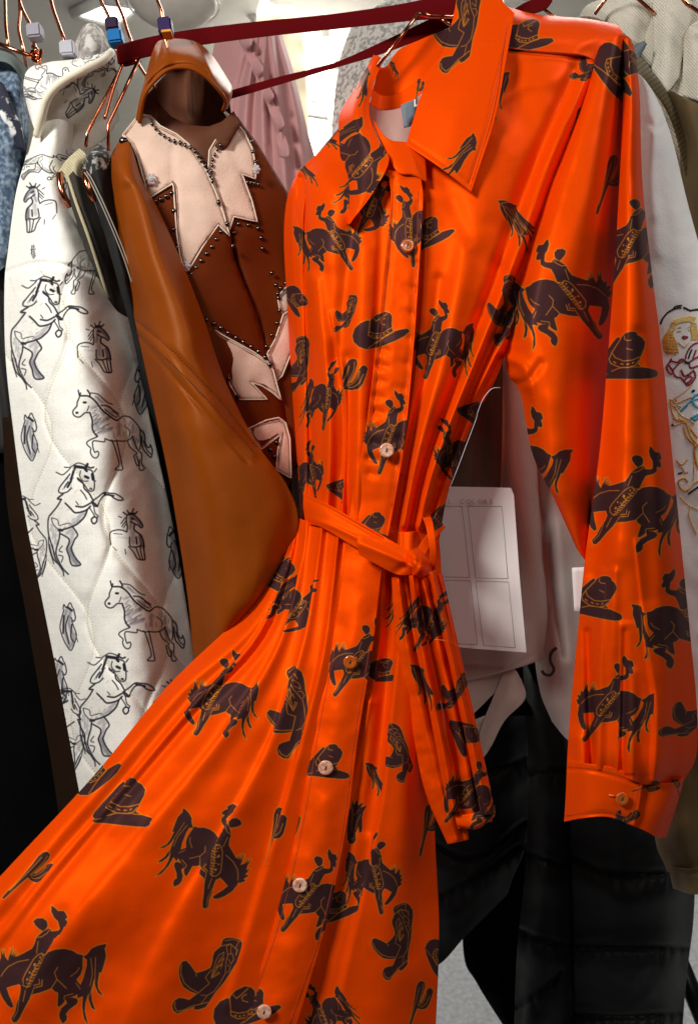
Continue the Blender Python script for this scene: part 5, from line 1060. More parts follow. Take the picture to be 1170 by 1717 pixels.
patch('coat_front', [[(-60, 330, 1.10), (-10, 300, 1.10), (6, 310, 1.11)], [(-60, 400, 1.10), (0, 390, 1.10), (16, 400, 1.12)], [(-60, 520, 1.10), (0, 500, 1.11), (22, 500, 1.13)], [(-60, 760, 1.10), (10, 760, 1.11), (40, 760, 1.13)]], mat('charcoal_stripe', (40, 38, 36), .8, wave=(26, .3, .15, .7), bump=.3, bscale=400), bc, nu=20, nv=50, back=.03)
bl = thing('black_coat', 'black coat hanging in the dark at the lower left', 'coat')
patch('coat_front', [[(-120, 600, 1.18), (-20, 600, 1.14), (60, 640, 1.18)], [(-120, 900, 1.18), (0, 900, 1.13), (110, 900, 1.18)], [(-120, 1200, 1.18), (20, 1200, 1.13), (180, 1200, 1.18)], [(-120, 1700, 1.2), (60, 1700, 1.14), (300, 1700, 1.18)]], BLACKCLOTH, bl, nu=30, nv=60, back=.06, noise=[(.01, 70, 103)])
br = thing('brown_coat', 'dark brown coat sliver behind the left edge of the cream coat', 'coat')
patch('coat_front', [[(4, 700, 1.11), (20, 700, 1.09), (36, 710, 1.10)], [(14, 860, 1.11), (40, 860, 1.09), (60, 870, 1.10)], [(46, 1040, 1.11), (72, 1040, 1.09), (96, 1040, 1.10)], [(80, 1240, 1.11), (110, 1240, 1.09), (140, 1240, 1.10)], [(110, 1440, 1.11), (150, 1440, 1.09), (190, 1440, 1.10)]], mat('dark_brown_wool', (34, 20, 10), .95, spec=.1, bump=.6, bscale=300), br, nu=16, nv=60, back=.03, noise=[(.003, 30, 104)])

# ================================================================== right-hand garments
te = thing('embroidered_tee', 'white cotton tee embroidered with a blonde cowgirl, right of the orange sleeve', 'shirt')
TEEM = mat('white_slub_cotton', (246, 243, 242), .85, bump=.5, bscale=420, bump2=.5, b2scale=90, spec=.25)
def dte(x, y): return .985 - .00012 * (x - 1070) - .000012 * (y - 300)
tee = patch('tee_body', [[(1060, 118, 1.0), (1075, 128, .985), (1092, 150, .985), (1108, 180, 1.0)], [(1062, 220, .995), (1090, 218, .978), (1110, 220, .978), (1128, 240, .995)], [(1064, 330, .99), (1095, 330, .975), (1125, 330, .975), (1152, 340, .99)], [(1070, 480, .986), (1110, 480, .972), (1150, 480, .972), (1190, 480, .98)], [(1085, 640, .984), (1130, 640, .972), (1180, 640, .968), (1230, 640, .97)],
    [(1105, 860, .982), (1150, 860, .972), (1200, 860, .966), (1250, 860, .97)], [(1130, 1060, .982), (1170, 1060, .974), (1220, 1060, .968), (1270, 1060, .97)], [(1140, 1220, .985), (1180, 1220, .98), (1225, 1220, .975), (1270, 1220, .975)]], TEEM, te, nu=60, nv=160, back=.02, noise=[(.0022, 45, 111), (.001, 18, 112)],
    folds=[('r', [(1085, 205), (1100, 215), (1116, 205)], 6, 6, -.004, -.002), ('r', [(1096, 215), (1092, 300), (1100, 420)], 9, 14, .005, .003), ('r', [(1072, 150), (1078, 220)], 6, 8, -.004, -.004)])
EMB = {'black': mat('black_floss', (20, 18, 20), .6), 'gold': mat('gold_floss', (232, 166, 60), .5, var=.2, vscale=300), 'pale': mat('pale_gold_floss', (244, 206, 120), .5, var=.15, vscale=300), 'red': mat('crimson_floss', (158, 20, 52), .5, var=.15, vscale=300), 'blue': mat('sky_blue_floss', (76, 178, 214), .5, var=.1, vscale=300)}
E5 = lambda L: [(a / 10.73 + 1100, b / 10.73 + 500) for a, b in L]
E6 = lambda L: [(a / 6.6 + 1100, b / 6.6 + 640) for a, b in L]
def floss(name, col, pts, wpx):
    q = np.asarray(pts, float)
    q = along(q, 1.6) if len(q) > 2 else along(np.vstack([q[0], q.mean(0), q[1]]), 1.6)
    w3 = on_patch(tee, q, .0006)
    rr = [wpx / 2 * .00076 * (1 + .18 * ((i % 3) - 1)) for i in range(len(w3))]
    return tube(name, np.asarray(w3), rr, EMB[col], tee, sides=7, smooth=False, flat=.7)
for col, L, wd in (('black', [(70, 470), (110, 370), (190, 270), (300, 200), (400, 170), (440, 175)], 3.2), ('black', [(300, 180), (360, 140), (460, 130)], 2.4), ('black', [(480, 165), (540, 190), (600, 220), (680, 210), (751, 200), (900, 190)], 3.2),
                   ('pale', [(380, 540), (410, 520), (450, 530)], 1.4), ('pale', [(370, 595), (410, 590), (450, 585)], 1.6), ('pale', [(560, 530), (590, 510)], 1.4), ('pale', [(570, 580), (600, 570)], 1.4), ('red', [(455, 712), (490, 680), (520, 690), (565, 700), (510, 735), (470, 722)], 2.6), ('red', [(480, 710), (545, 708)], 2.6), ('pale', [(390, 790), (430, 830), (490, 875), (540, 840), (580, 800)], 1.8),
                   ('red', [(270, 1080), (230, 1160), (180, 1240), (210, 1320), (260, 1360), (300, 1340)], 3.2), ('red', [(250, 1120), (320, 1140), (380, 1150), (440, 1100), (520, 1110)], 3.0), ('red', [(210, 1190), (290, 1300), (320, 1380), (370, 1420), (440, 1430), (500, 1500), (560, 1570)], 3.2), ('red', [(290, 1300), (350, 1230), (420, 1160), (500, 1130)], 2.6), ('red', [(560, 1570), (630, 1520), (690, 1430), (690, 1350), (650, 1290)], 3.4), ('red', [(440, 1290), (490, 1390), (560, 1380), (640, 1320)], 3.4), ('red', [(500, 1480), (560, 1420), (620, 1400)], 3.0), ('red', [(540, 1530), (600, 1490), (650, 1420)], 3.2),
                   ('red', [(520, 1090), (540, 1000), (600, 890), (680, 820), (760, 800), (860, 790)], 2.8), ('red', [(710, 930), (680, 1010), (650, 1090)], 2.8), ('red', [(590, 1150), (680, 1090), (760, 1050), (860, 1020)], 2.8), ('red', [(590, 1180), (600, 1240), (650, 1250), (760, 1210), (860, 1190)], 2.8), ('black', [(635, 920), (600, 1000), (575, 1085)], 2.8), ('black', [(505, 1140), (550, 1160), (590, 1160)], 4.2)):
    floss('embroidery', col, E5(L), wd)
for k in range(20):                                      # hair, rows of satin stitch
    y = 480 + k * 27
    x0 = np.interp(y, [480, 600, 680, 760, 860, 960, 1010], [260, 190, 122, 106, 118, 140, 190]); x1 = np.interp(y, [480, 560, 640, 720, 800, 900, 980, 1010], [345, 330, 292, 330, 368, 392, 400, 300])
    floss('embroidery', 'gold' if k > 5 else 'pale', E5([(x0, y + 10), ((x0 + x1) / 2, y), (x1, y + 6)]), 2.5)
for k in range(6):
    t = k / 5; floss('embroidery', 'pale', E5([(350 - 90 * t, 480 - 30 * t), (400 - 40 * t, 440 - 60 * t), (480, 425 - 75 * t), (590, 415 - 85 * t), (670 + 30 * t, 440 - 90 * t)]), 2.4)
for k in range(12):
    y = 450 + k * 27; x0 = np.interp(y, [450, 560, 640, 720, 790], [620, 602, 622, 622, 592]); x1 = np.interp(y, [450, 560, 640, 790], [705, 730, 790, 830]); floss('embroidery', 'pale', E5([(x0, y), ((x0 + x1) / 2, y - 5), (x1, y + 3)]), 2.5)
for col, L, wd in (('gold', [(400, 30), (300, 120), (210, 180)], 1.6), ('gold', [(190, 180), (230, 210), (160, 200)], 1.6), ('gold', [(420, 160), (320, 200), (220, 240), (170, 220)], 2.0), ('gold', [(160, 240), (210, 300), (270, 280), (200, 260)], 1.8), ('gold', [(150, 190), (170, 330), (220, 420), (270, 440)], 2.4), ('pale', [(200, 260), (260, 360), (320, 400)], 2.2), ('gold', [(180, 400), (240, 430), (300, 430), (390, 540), (450, 620)], 3.0), ('pale', [(240, 400), (330, 470), (380, 600), (440, 680), (520, 760)], 3.4), ('gold', [(190, 500), (240, 470), (300, 450)], 2.0), ('gold', [(300, 500), (330, 600), (400, 680), (450, 710)], 3.2), ('pale', [(300, 390), (360, 420), (420, 470)], 2.0), ('gold', [(430, 700), (420, 800), (440, 900), (470, 950)], 4.0), ('pale', [(420, 800), (415, 950), (410, 1090)], 1.8),
                   ('gold', [(220, 870), (270, 920), (320, 890), (340, 860)], 2.2), ('gold', [(240, 930), (290, 960), (310, 1010), (350, 1000)], 1.8), ('gold', [(345, 1110), (310, 1070), (250, 1090), (250, 1150), (300, 1210), (350, 1210)], 3.0), ('pale', [(300, 1210), (370, 1180), (420, 1120), (500, 1080)], 3.2), ('black', [(350, 1245), (410, 1200), (470, 1160)], 3.4), ('black', [(235, 1020), (285, 1005)], 3.0), ('black', [(165, 490), (185, 475)], 4.0), ('black', [(390, 110), (420, 95)], 4.0), ('pale', [(260, 1270), (320, 1340), (400, 1390), (500, 1430)], 1.8), ('pale', [(370, 1380), (360, 1480), (390, 1570), (440, 1680)], 2.0),
                   ('blue', [(260, 330), (320, 270), (390, 210), (470, 190)], 3.0), ('blue', [(390, 190), (430, 150), (500, 130)], 4.2), ('blue', [(390, 200), (430, 270), (500, 300)], 4.0), ('blue', [(380, 410), (430, 380), (500, 350)], 4.4), ('blue', [(410, 430), (470, 400), (520, 390)], 4.0), ('blue', [(280, 330), (350, 260)], 1.6)):
    floss('embroidery', col, E6(L), wd)
oc = thing('corduroy_jacket', 'olive brown corduroy jacket with long cuffed sleeve at the right edge', 'jacket')
CORD = mat('olive_corduroy', (94, 78, 38), .9, sheen=.25, wave=(42, 1.0, -.9, .45), bump=.3, bscale=500)
SUEDE = mat('brown_cuff_cloth', (104, 84, 50), .9, sheen=.2, bump=.5, bscale=600, var=.12, vscale=40)
patch('corduroy_shoulder', [[(960, 28, 1.1), (1000, 40, 1.08), (1060, 110, 1.06), (1066, 130, 1.07)], [(1000, 30, 1.12), (1070, 120, 1.05), (1100, 160, 1.04), (1120, 190, 1.05)], [(1050, 60, 1.12), (1110, 150, 1.05), (1150, 230, 1.035), (1160, 330, 1.04)], [(1080, 110, 1.14), (1140, 180, 1.06), (1190, 260, 1.045), (1210, 360, 1.05)]], CORD, oc, nu=50, nv=40, back=.02)
patch('corduroy_sleeve', [[(1120, 150, 1.05), (1160, 170, 1.02), (1220, 200, 1.04)], [(1140, 320, 1.05), (1180, 330, 1.02), (1240, 340, 1.04)], [(1110, 800, 1.05), (1180, 800, 1.02), (1250, 800, 1.04)], [(1100, 1200, 1.05), (1160, 1200, 1.01), (1250, 1200, 1.03)], [(1096, 1390, 1.05), (1150, 1390, 1.0), (1240, 1380, 1.03)], [(1118, 1462, 1.05), (1165, 1462, 1.0), (1240, 1450, 1.03)]], SUEDE, oc, nu=40, nv=120, back=.04, noise=[(.004, 50, 113)], folds=[('r', [(1100, 1400), (1112, 1440)], 10, 10, .004, .004)])
patch('corduroy_cuff', [[(1118, 1450, 1.045), (1160, 1456, .99), (1240, 1440, 1.02)], [(1128, 1490, 1.045), (1168, 1500, .99), (1245, 1490, 1.02)]], SUEDE, oc, nu=30, nv=16, back=.03, folds=[('r', [(1120, 1458), (1165, 1464), (1220, 1455)], 3, 3, -.002, -.002)])
cdj = thing('cream_denim_jacket', 'cream denim jacket with wide lapel in the upper right corner', 'jacket')
CRD = mat('cream_twill', (214, 208, 192), .9, bump=.6, bscale=600, wave=(75, .7, .75, .12), var=.08, vscale=50)
patch('jacket_front', [[(1055, 40, 1.16), (1090, 20, 1.13), (1130, 10, 1.12), (1230, -20, 1.12)], [(1060, 100, 1.16), (1095, 110, 1.12), (1130, 110, 1.11), (1230, 90, 1.11)], [(1066, 200, 1.17), (1110, 240, 1.12), (1150, 230, 1.10), (1230, 200, 1.10)], [(1080, 330, 1.17), (1130, 340, 1.12), (1170, 330, 1.11), (1230, 320, 1.11)], [(1100, 700, 1.17), (1150, 700, 1.13), (1190, 700, 1.12), (1250, 700, 1.12)]], CRD, cdj, nu=50, nv=100, back=.04, noise=[(.004, 40, 114)])
patch('lapel', [[(1092, -30, 1.11), (1120, -30, 1.10), (1150, -30, 1.10)], [(1094, 40, 1.105), (1124, 30, 1.09), (1160, 22, 1.10)], [(1094, 90, 1.105), (1120, 90, 1.09), (1148, 66, 1.10)], [(1086, 150, 1.105), (1112, 160, 1.09), (1138, 130, 1.10)]], CRD, cdj, nu=30, nv=50, back=.012)
patch('lapel', [[(1146, 60, 1.10), (1160, 40, 1.085), (1200, 20, 1.09)], [(1144, 110, 1.10), (1170, 100, 1.08), (1220, 90, 1.09)], [(1142, 160, 1.105), (1172, 170, 1.09), (1220, 190, 1.10)]], CRD, cdj, nu=24, nv=30, back=.012)
patch('collar', [[(966, 40, 1.2), (985, 8, 1.16), (1040, -12, 1.15), (1100, -30, 1.14)], [(975, 50, 1.19), (1010, 24, 1.14), (1050, 16, 1.13), (1094, 14, 1.13)], [(985, 60, 1.2), (1020, 60, 1.14), (1060, 70, 1.13), (1094, 80, 1.13)]], CRD, cdj, nu=40, nv=30, back=.012, noise=[(.004, 30, 115)])
panel('hang_tag', [(1056, 78), (1080, 68), (1084, 74), (1066, 108), (1058, 112)], 1.085, mat('slate_tag', (92, 100, 108), .6), cdj, thick=.001)
hg2 = thing('wire_hanger', 'rose gold wire hanger inside the cream denim jacket at upper right', 'hanger')
ptube('hanger_arm', [(996, 24, 1.12), (1014, 0, 1.11), (1030, -24, 1.1), (1060, -10, 1.1), (1096, 22, 1.1)], .0026, COPPER, hg2, smooth=False)
hg3 = thing('wire_hanger', 'rose gold wire hanger at the right corner of the cream lapel', 'hanger')
ptube('hanger_arm', [(1130, -20, 1.06), (1150, 6, 1.06), (1200, 40, 1.07)], .0026, COPPER, hg3, smooth=False)
ws = thing('white_shirt', 'white shirt collar tip standing behind the orange shoulder yoke', 'shirt')
panel('collar_tip', [(858, 40), (866, 16), (876, 6), (890, 18), (906, 40), (900, 70), (862, 70)], 1.0, mat('white_poplin', (236, 234, 232), .8, bump=.2, bscale=600), ws, thick=.004, puff=.002)
wh = thing('wire_hanger', 'rose gold wire hanger beside the white shirt collar tip', 'hanger')
ptube('hanger_arm', [(912, 16, 1.01), (928, 28, 1.01), (960, 46, 1.02)], .002, COPPER, wh, smooth=False)

# ================================================================== pale garments in the middle
JER = mat('pale_grey_jersey', (196, 190, 186), .9, bump=.5, bscale=420, wave=(120, .3, .1, .04), sheen=.15, bump2=.3, b2scale=60)
sw = thing('grey_sweatshirt', 'pale grey jersey top with rounded hem behind the white card', 'shirt')
patch('top_body', [[(690, 560, 1.10), (780, 540, 1.07), (850, 540, 1.07), (900, 560, 1.09)], [(690, 700, 1.10), (790, 700, 1.07), (850, 700, 1.055), (908, 720, 1.09)], [(690, 850, 1.10), (800, 860, 1.075), (870, 860, 1.05), (916, 880, 1.09)], [(690, 1000, 1.10), (800, 1010, 1.08), (880, 1020, 1.05), (934, 1030, 1.09)], [(700, 1150, 1.10), (790, 1140, 1.085), (880, 1116, 1.055), (928, 1096, 1.09)]], JER, sw, nu=60, nv=110, back=.02, noise=[(.004, 60, 121), (.0012, 20, 122)],
      folds=[('r', [(835, 560), (845, 700), (838, 860)], 7, 9, -.008, -.005), ('r', [(868, 600), (880, 800), (890, 1000)], 16, 22, .008, .006), ('r', [(800, 560), (806, 700), (800, 900)], 18, 18, .005, .004), ('r', [(740, 1110), (850, 1116), (925, 1080)], 3, 3, -.002, -.002)])
tp = thing('taupe_garment', 'dark taupe garment in the gap below the armhole of the orange dress', 'shirt')
patch('garment_front', [[(690, 580, 1.05), (770, 570, 1.035), (842, 580, 1.045)], [(690, 700, 1.05), (770, 700, 1.03), (842, 705, 1.045)], [(690, 830, 1.05), (770, 830, 1.03), (838, 830, 1.045)], [(690, 980, 1.05), (770, 980, 1.035), (830, 980, 1.045)]], mat('taupe_jersey', (84, 70, 62), .9, bump=.4, bscale=420, spec=.1), tp, nu=40, nv=60, back=.008, noise=[(.004, 40, 125)], folds=[('r', [(800, 600), (806, 720), (800, 840)], 8, 8, -.008, -.006), ('r', [(825, 620), (828, 720), (824, 840)], 8, 8, .005, .005)])
dr = thing('white_drape', 'white knitted drape with a curled edge below the white card', 'scarf')
WKN = mat('white_knit', (216, 208, 198), .9, bump=.6, bscale=420, sheen=.2, wave=(140, .4, .6, .06))
patch('drape_fold', [[(700, 1080, 1.12), (760, 1090, 1.10), (850, 1100, 1.09)], [(720, 1160, 1.12), (780, 1150, 1.10), (862, 1122, 1.09)], [(750, 1230, 1.12), (790, 1200, 1.10), (850, 1140, 1.09)]], WKN, dr, nu=40, nv=40, back=.012, noise=[(.003, 30, 123)])
patch('drape_tail', [[(846, 1120, 1.085), (862, 1122, 1.08), (874, 1140, 1.085)], [(826, 1170, 1.085), (850, 1172, 1.075), (880, 1172, 1.085)], [(806, 1220, 1.09), (828, 1214, 1.08), (846, 1208, 1.09)], [(796, 1270, 1.09), (810, 1270, 1.085), (824, 1250, 1.09)]], WKN, dr, nu=24, nv=40, back=.012, folds=[('r', [(872, 1130), (878, 1172), (846, 1210), (822, 1250)], 4, 4, .004, .004)])
patch('drape_fold', [[(770, 1230, 1.11), (790, 1210, 1.10), (812, 1200, 1.10)], [(790, 1280, 1.11), (804, 1264, 1.10), (820, 1250, 1.10)]], WKN, dr, nu=16, nv=16, back=.01)
gp = thing('grey_trousers', 'pale grey trousers with a small dark motif between card and orange sleeve', 'trousers')
patch('trouser_leg', [[(880, 640, 1.09), (920, 700, 1.07), (960, 760, 1.08)], [(900, 860, 1.09), (930, 870, 1.065), (980, 900, 1.08)], [(904, 1000, 1.09), (935, 1000, 1.065), (990, 1000, 1.08)], [(896, 1090, 1.09), (930, 1100, 1.07), (990, 1110, 1.08)], [(905, 1160, 1.09), (935, 1180, 1.075), (990, 1220, 1.08)], [(925, 1210, 1.09), (950, 1240, 1.08), (990, 1270, 1.08)]], JER, gp, nu=30, nv=80, back=.02, noise=[(.003, 50, 124)],
      folds=[('r', [(912, 860), (925, 980), (944, 1100)], 5, 5, -.008, -.006), ('r', [(935, 880), (945, 1000), (956, 1110)], 10, 10, .006, .004)])
ptube('dark_motif', [(933, 1086, 1.06), (924, 1094, 1.06), (922, 1108, 1.06), (928, 1122, 1.06), (922, 1132, 1.06), (912, 1130, 1.06), (908, 1124, 1.062)], .0022, mat('charcoal_print', (58, 52, 54), .8), gp, sides=6, flat=.3)
sc_ = thing('small_tag', 'small white paper tag tucked behind the orange sleeve edge', 'tag')
panel('tag_paper', [(958, 952), (990, 950), (990, 1030), (962, 1024)], 1.03, WHITECARD, sc_, thick=.0006)
card = thing('colour_card', 'white printed card with four empty boxes hanging right of the belt knot', 'card')
def dcard(x, y): return .99 - .00010 * (x - 740) + .00003 * (y - 820)
panel('card_sheet', [(640, 812), (700, 815), (820, 817), (856, 818), (861, 830), (870, 960), (882, 1094), (800, 1088), (690, 1078), (640, 1074)], dcard, WHITECARD, card, thick=.0004, step=16, flat=True)
def cline(pts):
    q = along(pts, 6) if len(pts) > 2 else np.asarray([pts[0], ((pts[0][0] + pts[1][0]) / 2, (pts[0][1] + pts[1][1]) / 2), pts[1]], float)
    tube('printed_line', P(q[:, 0], q[:, 1], dcard(q[:, 0], q[:, 1]) - .0004), .00042, GREYINK, card, sides=5, smooth=False, flat=.3)
for bx in ([(670, 848), (774, 849), (787, 968), (676, 966)], [(784, 849), (841, 849), (851, 970), (797, 969)], [(676, 972), (788, 974), (800, 1081), (684, 1076)], [(797, 974), (852, 976), (863, 1086), (810, 1082)]):
    for a, b in zip(bx, bx[1:] + bx[:1]): cline([a, b])
def letters(txt, px, py, d, hpx, gap, m, parent, ang=0):
    for ch in txt:
        if ch != ' ':
            c = bpy.data.curves.new('letter', 'FONT'); c.body = ch; c.size = hpx / FPX * d * 1.38; c.extrude = .0001
            o = bpy.data.objects.new('letter', c); COL.objects.link(o)
            dg = bpy.context.evaluated_depsgraph_get(); me = bpy.data.meshes.new_from_object(o.evaluated_get(dg)); bpy.data.objects.remove(o)
            p = P(px, py, d); a = R(ang); ex = rt * math.cos(a) + up * math.sin(a); ey = up * math.cos(a) - rt * math.sin(a)
            me.transform(Matrix(((ex[0], ey[0], -fw[0], p[0]), (ex[1], ey[1], -fw[1], p[1]), (ex[2], ey[2], -fw[2], p[2]), (0, 0, 0, 1)))); me.materials.clear(); me.materials.append(m)
            link(bpy.data.objects.new('letter', me), parent)
        px += gap
letters('AL COLORS', 741, 845, .9805, 8, 9.9, GREYINK, card)

# ================================================================== black padded coats, lower right
def puffer(label, rows, seams, seed, nu=70, nv=150, back=.06):
    t = thing('puffer_coat', label, 'coat', 'black padded coats')
    fo = []
    for s in seams: fo += [('r', s, 5, 5, -.012, -.012), ('r', [(x, y + 34) for x, y in s], 30, 30, .012, .012)]
    rs = np.random.RandomState(seed)
    for s in seams:
        for x in range(int(s[0][0]) + 10, int(s[-1][0]) - 5, 17):
            y = np.interp(x, [p[0] for p in s], [p[1] for p in s]); k = rs.uniform(-8, 8)
            fo.append(('r', [(x, y + 3), (x + k, y + 26 + rs.uniform(0, 20))], 4, 7, -.004, -.0005))
    patch('padded_front', rows, BLACKNYLON, t, nu=nu, nv=nv, back=back, folds=fo, noise=[(.004, 40, seed), (.0015, 16, seed + 1)])
    return t
puffer('black padded coat at the lower right, the largest of the three', [[(950, 1290, 1.27), (1040, 1290, 1.22), (1110, 1300, 1.22), (1165, 1330, 1.27)], [(955, 1400, 1.27), (1040, 1390, 1.21), (1110, 1390, 1.21), (1166, 1400, 1.27)], [(960, 1550, 1.27), (1040, 1550, 1.21), (1110, 1550, 1.21), (1162, 1540, 1.27)], [(962, 1650, 1.27), (1040, 1650, 1.22), (1110, 1650, 1.22), (1150, 1640, 1.27)], [(965, 1780, 1.28), (1040, 1780, 1.24), (1100, 1780, 1.24), (1140, 1770, 1.27)]],
       [[(960, 1440), (1010, 1462), (1070, 1466), (1160, 1462)], [(960, 1586), (1040, 1588), (1160, 1590)], [(960, 1700), (1040, 1704), (1150, 1700)], [(955, 1320), (1040, 1330), (1160, 1330)]], 131)
puffer('narrow black padded coat seen edge-on between the other two', [[(876, 1100, 1.32), (900, 1150, 1.27), (940, 1210, 1.27), (966, 1260, 1.3)], [(884, 1290, 1.32), (915, 1290, 1.27), (945, 1300, 1.27), (968, 1310, 1.3)], [(880, 1460, 1.32), (910, 1460, 1.27), (940, 1470, 1.27), (962, 1480, 1.3)], [(866, 1600, 1.32), (900, 1600, 1.27), (940, 1610, 1.27), (966, 1620, 1.3)], [(860, 1780, 1.32), (890, 1780, 1.28), (940, 1780, 1.28), (970, 1780, 1.3)]],
       [[(884, 1300), (920, 1290), (968, 1296)], [(880, 1428), (910, 1440), (964, 1462)], [(872, 1560), (905, 1576), (966, 1586)], [(866, 1690), (910, 1660), (940, 1630)]], 133, nu=50)
puffer('black padded coat partly hidden behind the orange skirt and belt tails', [[(690, 1180, 1.42), (760, 1190, 1.37), (840, 1180, 1.37), (890, 1180, 1.41)], [(690, 1330, 1.42), (760, 1330, 1.36), (830, 1330, 1.36), (890, 1330, 1.41)], [(690, 1450, 1.42), (760, 1450, 1.37), (820, 1440, 1.37), (880, 1420, 1.41)], [(690, 1560, 1.42), (750, 1540, 1.37), (790, 1500, 1.37), (860, 1470, 1.41)], [(690, 1640, 1.42), (740, 1614, 1.38), (780, 1570, 1.38), (850, 1500, 1.41)]],
       [[(700, 1400), (790, 1440), (880, 1380)], [(700, 1520), (780, 1480), (870, 1420)], [(700, 1280), (790, 1300), (890, 1270)]], 135)
bg = thing('black_backdrop', 'black backdrop cloth added to darken the gap between two padded coats', 'coat')  # added black sheet, keeps the gap between the padded coats dark
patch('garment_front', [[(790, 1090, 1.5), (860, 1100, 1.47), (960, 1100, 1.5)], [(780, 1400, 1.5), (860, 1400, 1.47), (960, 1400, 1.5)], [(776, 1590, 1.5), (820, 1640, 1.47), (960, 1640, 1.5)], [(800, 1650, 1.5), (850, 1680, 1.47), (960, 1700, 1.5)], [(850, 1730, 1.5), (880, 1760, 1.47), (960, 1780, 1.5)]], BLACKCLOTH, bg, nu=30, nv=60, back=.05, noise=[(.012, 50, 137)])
bg2 = thing('black_backdrop', 'black backdrop cloth added to darken the gap between the leather jacket and the orange dress', 'coat')  # added black sheet standing in for the dark of the gap
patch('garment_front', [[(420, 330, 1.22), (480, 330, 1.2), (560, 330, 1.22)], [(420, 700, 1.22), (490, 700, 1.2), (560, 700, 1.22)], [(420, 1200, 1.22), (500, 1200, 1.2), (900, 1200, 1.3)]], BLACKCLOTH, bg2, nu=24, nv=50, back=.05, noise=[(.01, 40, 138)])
pb = thing('pale_sleeve', 'pale cloth sliver between leather jacket and orange dress above the belt', 'shirt')
patch('sleeve_edge', [[(494, 700, 1.12), (500, 690, 1.11), (506, 690, 1.12)], [(488, 770, 1.12), (500, 770, 1.11), (512, 770, 1.12)], [(490, 850, 1.12), (502, 850, 1.11), (514, 850, 1.12)], [(496, 900, 1.12), (506, 900, 1.11), (516, 900, 1.12)]], mat('taupe_cloth', (110, 98, 84), .9, bump=.4, bscale=500), pb, nu=16, nv=30, back=.02)
rl = thing('rack_leg', 'dark metal leg of the clothes rack at the lower right edge', 'rack')
ptube('leg_tube', [(1118, 1560, 1.4), (1150, 1640, 1.35), (1200, 1760, 1.3)], .016, mat('dark_metal', (46, 46, 50), .35, metal=.8), rl, smooth=False)

# ================================================================== far garments and the shop behind
PINKC = mat('dusty_pink_chiffon', (190, 138, 138), .75, sheen=.2, bump=.2, bscale=500, bump2=.4, b2scale=30)
pk = thing('pink_blouse', 'dusty pink ruffled blouse hanging behind the leather jacket', 'blouse')
patch('blouse_front', [[(366, 50, 1.5), (400, 44, 1.46), (440, 40, 1.45), (470, 50, 1.5)], [(350, 120, 1.52), (410, 120, 1.46), (450, 120, 1.45), (492, 120, 1.5)], [(340, 220, 1.52), (420, 220, 1.46), (470, 220, 1.45), (516, 220, 1.5)], [(340, 330, 1.52), (430, 330, 1.46), (490, 330, 1.45), (540, 330, 1.5)], [(340, 600, 1.52), (430, 600, 1.47), (500, 600, 1.46), (560, 600, 1.5)]], PINKC, pk, nu=90, nv=110, back=.04, noise=[(.004, 50, 141)],
      folds=[('r', [(455 + 6 * k, 60), (468 + 14 * k, 180), (480 + 18 * k, 330)], 6, 8, .010 * (-1) ** k, .012 * (-1) ** k) for k in range(-5, 4)])
def ruffle(pts, d, wpx, m, parent, freq=.16, seed=0):
    q = along(pts, 2.0); n = len(q); T = np.gradient(q, axis=0); T /= np.hypot(T[:, 0], T[:, 1])[:, None]; N_ = np.stack([-T[:, 1], T[:, 0]], 1); V = []; nu = 7
    for i in range(n):
        for j in range(nu):
            t = j / (nu - 1); wv = math.sin(i * freq * 2 + seed) * t; p = q[i] - N_[i] * wpx * (t - .2) * (1 + .25 * math.sin(i * freq * 2 + 1 + seed)) + T[i] * wv * 5
            V.append(P(p[0], p[1], d - .012 * t - .016 * wv - .006))
    V = np.asarray(V); I = np.arange(n * nu).reshape(n, nu)
    F = np.concatenate([np.stack([I[:-1, :-1].ravel(), I[1:, :-1].ravel(), I[1:, 1:].ravel(), I[:-1, 1:].ravel()], 1)])
    o = mesh_obj('ruffle', V, F, m, parent); md = o.modifiers.new('thickness', 'SOLIDIFY'); md.thickness = .002
ruffle([(402, 62), (416, 96), (424, 112), (438, 150), (452, 180), (462, 210), (468, 240), (470, 262)], 1.45, 15, PINKC, pk, .13)
LACE = mat('white_lace', (206, 202, 196), .8, bump=.5, bscale=300, voro=(160, .6), tint=((150, 146, 140), 130, .47, .56))
for i, (lab_, rows) in enumerate((('white lace dress hanging behind the collar of the orange dress', [[(590, 40, 1.56), (640, 6, 1.52), (720, -20, 1.52), (800, -20, 1.56)], [(568, 110, 1.56), (640, 110, 1.5), (720, 110, 1.5), (800, 110, 1.56)], [(556, 230, 1.56), (640, 230, 1.5), (720, 230, 1.5), (800, 230, 1.56)], [(550, 500, 1.56), (640, 500, 1.5), (720, 500, 1.5), (800, 500, 1.56)]]),
                                  ('white lace shoulder peeking up behind the cream coat hood', [[(136, 50, 1.14), (146, 40, 1.12), (160, 40, 1.12), (172, 50, 1.14)], [(126, 75, 1.14), (142, 72, 1.11), (162, 72, 1.11), (184, 80, 1.14)], [(120, 110, 1.15), (140, 110, 1.12), (165, 110, 1.12), (190, 110, 1.15)]]))):
    t = thing('lace_dress' if i == 0 else 'lace_blouse', lab_, 'dress' if i == 0 else 'blouse', None)
    patch('lace_front', rows, LACE, t, nu=70, nv=90, back=.03, noise=[(.002, 30, 142 + i)])
wr = mat('white_rack_paint', (226, 224, 218), .5)
def bar3(name, a, b, r, m, parent): return tube(name, [a, b], r, m, parent, smooth=False)
fr = thing('shop_rack', 'white metal shop frame far behind, between pink blouse and lace dress', 'rack')
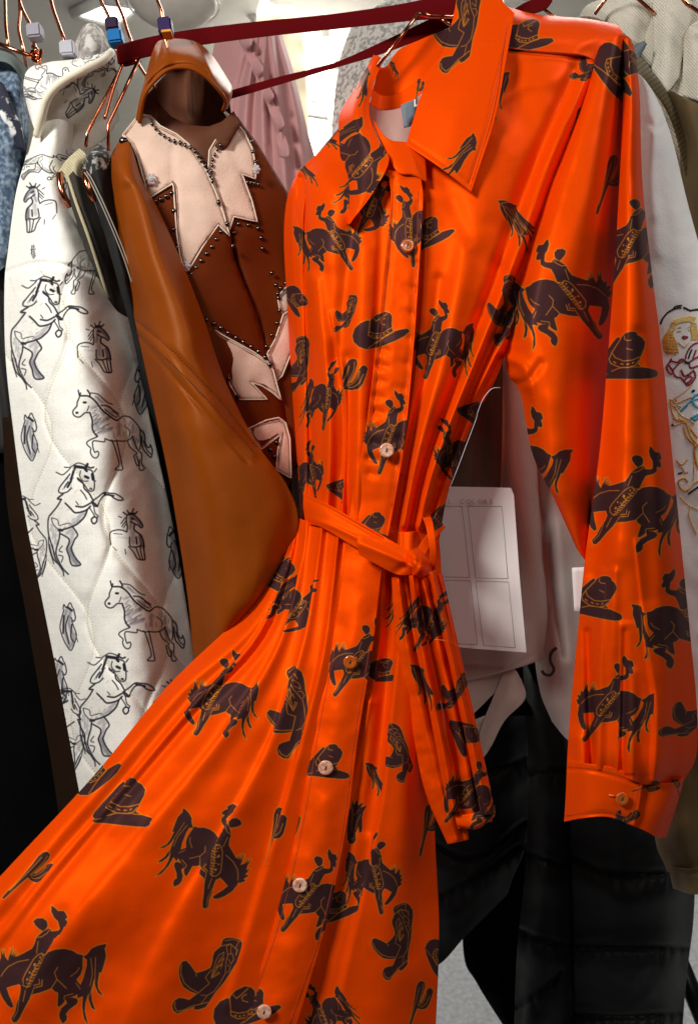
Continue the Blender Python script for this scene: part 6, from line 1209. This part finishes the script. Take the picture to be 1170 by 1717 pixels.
for pts in ([(470, 40, 3.2), (600, 280, 3.2)], [(395, -10, 3.4), (530, 170, 3.4)], [(440, 100, 3.3), (560, 110, 3.3)], [(500, 0, 3.6), (505, 300, 3.6)], [(545, 0, 3.6), (548, 300, 3.6)], [(455, 180, 3.3), (560, 196, 3.3)]):
    bar3('frame_bar', P(*pts[0]), P(*pts[1]), .018, wr, fr)
bx_ = thing('white_cabinet', 'white cabinet far behind, right of the pink blouse', 'cabinet')
box_at('cabinet_body', 545, 230, 3.8, 90, 130, .5, 0, wr, bx_, bev=.02); box_at('cabinet_door', 545, 235, 3.53, 70, 100, .03, 0, mat('white_gloss', (236, 234, 230), .3), bx_, bev=.1)
sr = thing('cream_garment', 'cream garment on a white hanger far behind, above the red bar', 'shirt')
patch('garment_front', [[(440, -10, 2.3), (460, 8, 2.26), (490, 10, 2.3)], [(430, 30, 2.3), (468, 32, 2.24), (498, 30, 2.3)], [(440, 100, 2.3), (470, 100, 2.25), (512, 100, 2.3)], [(440, 300, 2.3), (470, 300, 2.25), (520, 300, 2.3)]], mat('cream_cotton', (222, 206, 176), .85), sr, nu=24, nv=30, back=.04, noise=[(.01, 30, 160)])
lamp = mat('lit_panel', (255, 252, 244), .5, emit=6.0)
cl_ = thing('ceiling_light', 'bright square ceiling light panel at the upper left', 'light')
def at_ceiling(px, py, z=2.885):
    dr_ = P(px, py, 1.0) - CAM; k = (z - CAM[2]) / dr_[2]; return CAM + dr_ * k
c0 = [at_ceiling(*p) for p in ((122, 22), (172, 0), (240, 8), (196, 40))]
quad('light_panel', c0, lamp, kind=None, parent=cl_, thick=.01)
for a, b in zip(c0, c0[1:] + c0[:1]): bar3('light_frame', a, b, .02, wr, cl_)
gl = thing('round_shade', 'pale round shade hanging above the purple size marker', 'lamp shade')
th = np.linspace(0, math.pi, 18); V = []; c = P(290, -8, 1.9); 
for i, a in enumerate(th):
    for j in range(32):
        b = 2 * math.pi * j / 32; V.append(c + .11 * (math.sin(a) * math.cos(b) * rt + math.sin(a) * math.sin(b) * fw * .8) + .072 * math.cos(a) * up)
F = [[i * 32 + j, i * 32 + (j + 1) % 32, (i + 1) * 32 + (j + 1) % 32, (i + 1) * 32 + j] for i in range(17) for j in range(32)]
mesh_obj('shade', V, F, mat('pale_fabric_shade', (206, 200, 190), .7, var=.12, vscale=18), gl)
tube('shade_rim', [c + .113 * (math.cos(b) * rt + math.sin(b) * fw * .8) - .02 * up for b in np.linspace(0, 2 * math.pi, 40)], .003, wr, gl, smooth=False)
wb = thing('white_board', 'white notice board far behind above the red bar', 'board')
box_at('board', 300, 30, 4.6, 60, 80, .04, 0, wr, wb, bev=.05)
gb = thing('partition_screen', 'grey partition screen far behind the wire hangers', 'partition')
box_at('panel_sheet', 235, 110, 4.9, 130, 90, .04, 0, mat('grey_paint', (140, 138, 134), .6), gb, bev=.05)
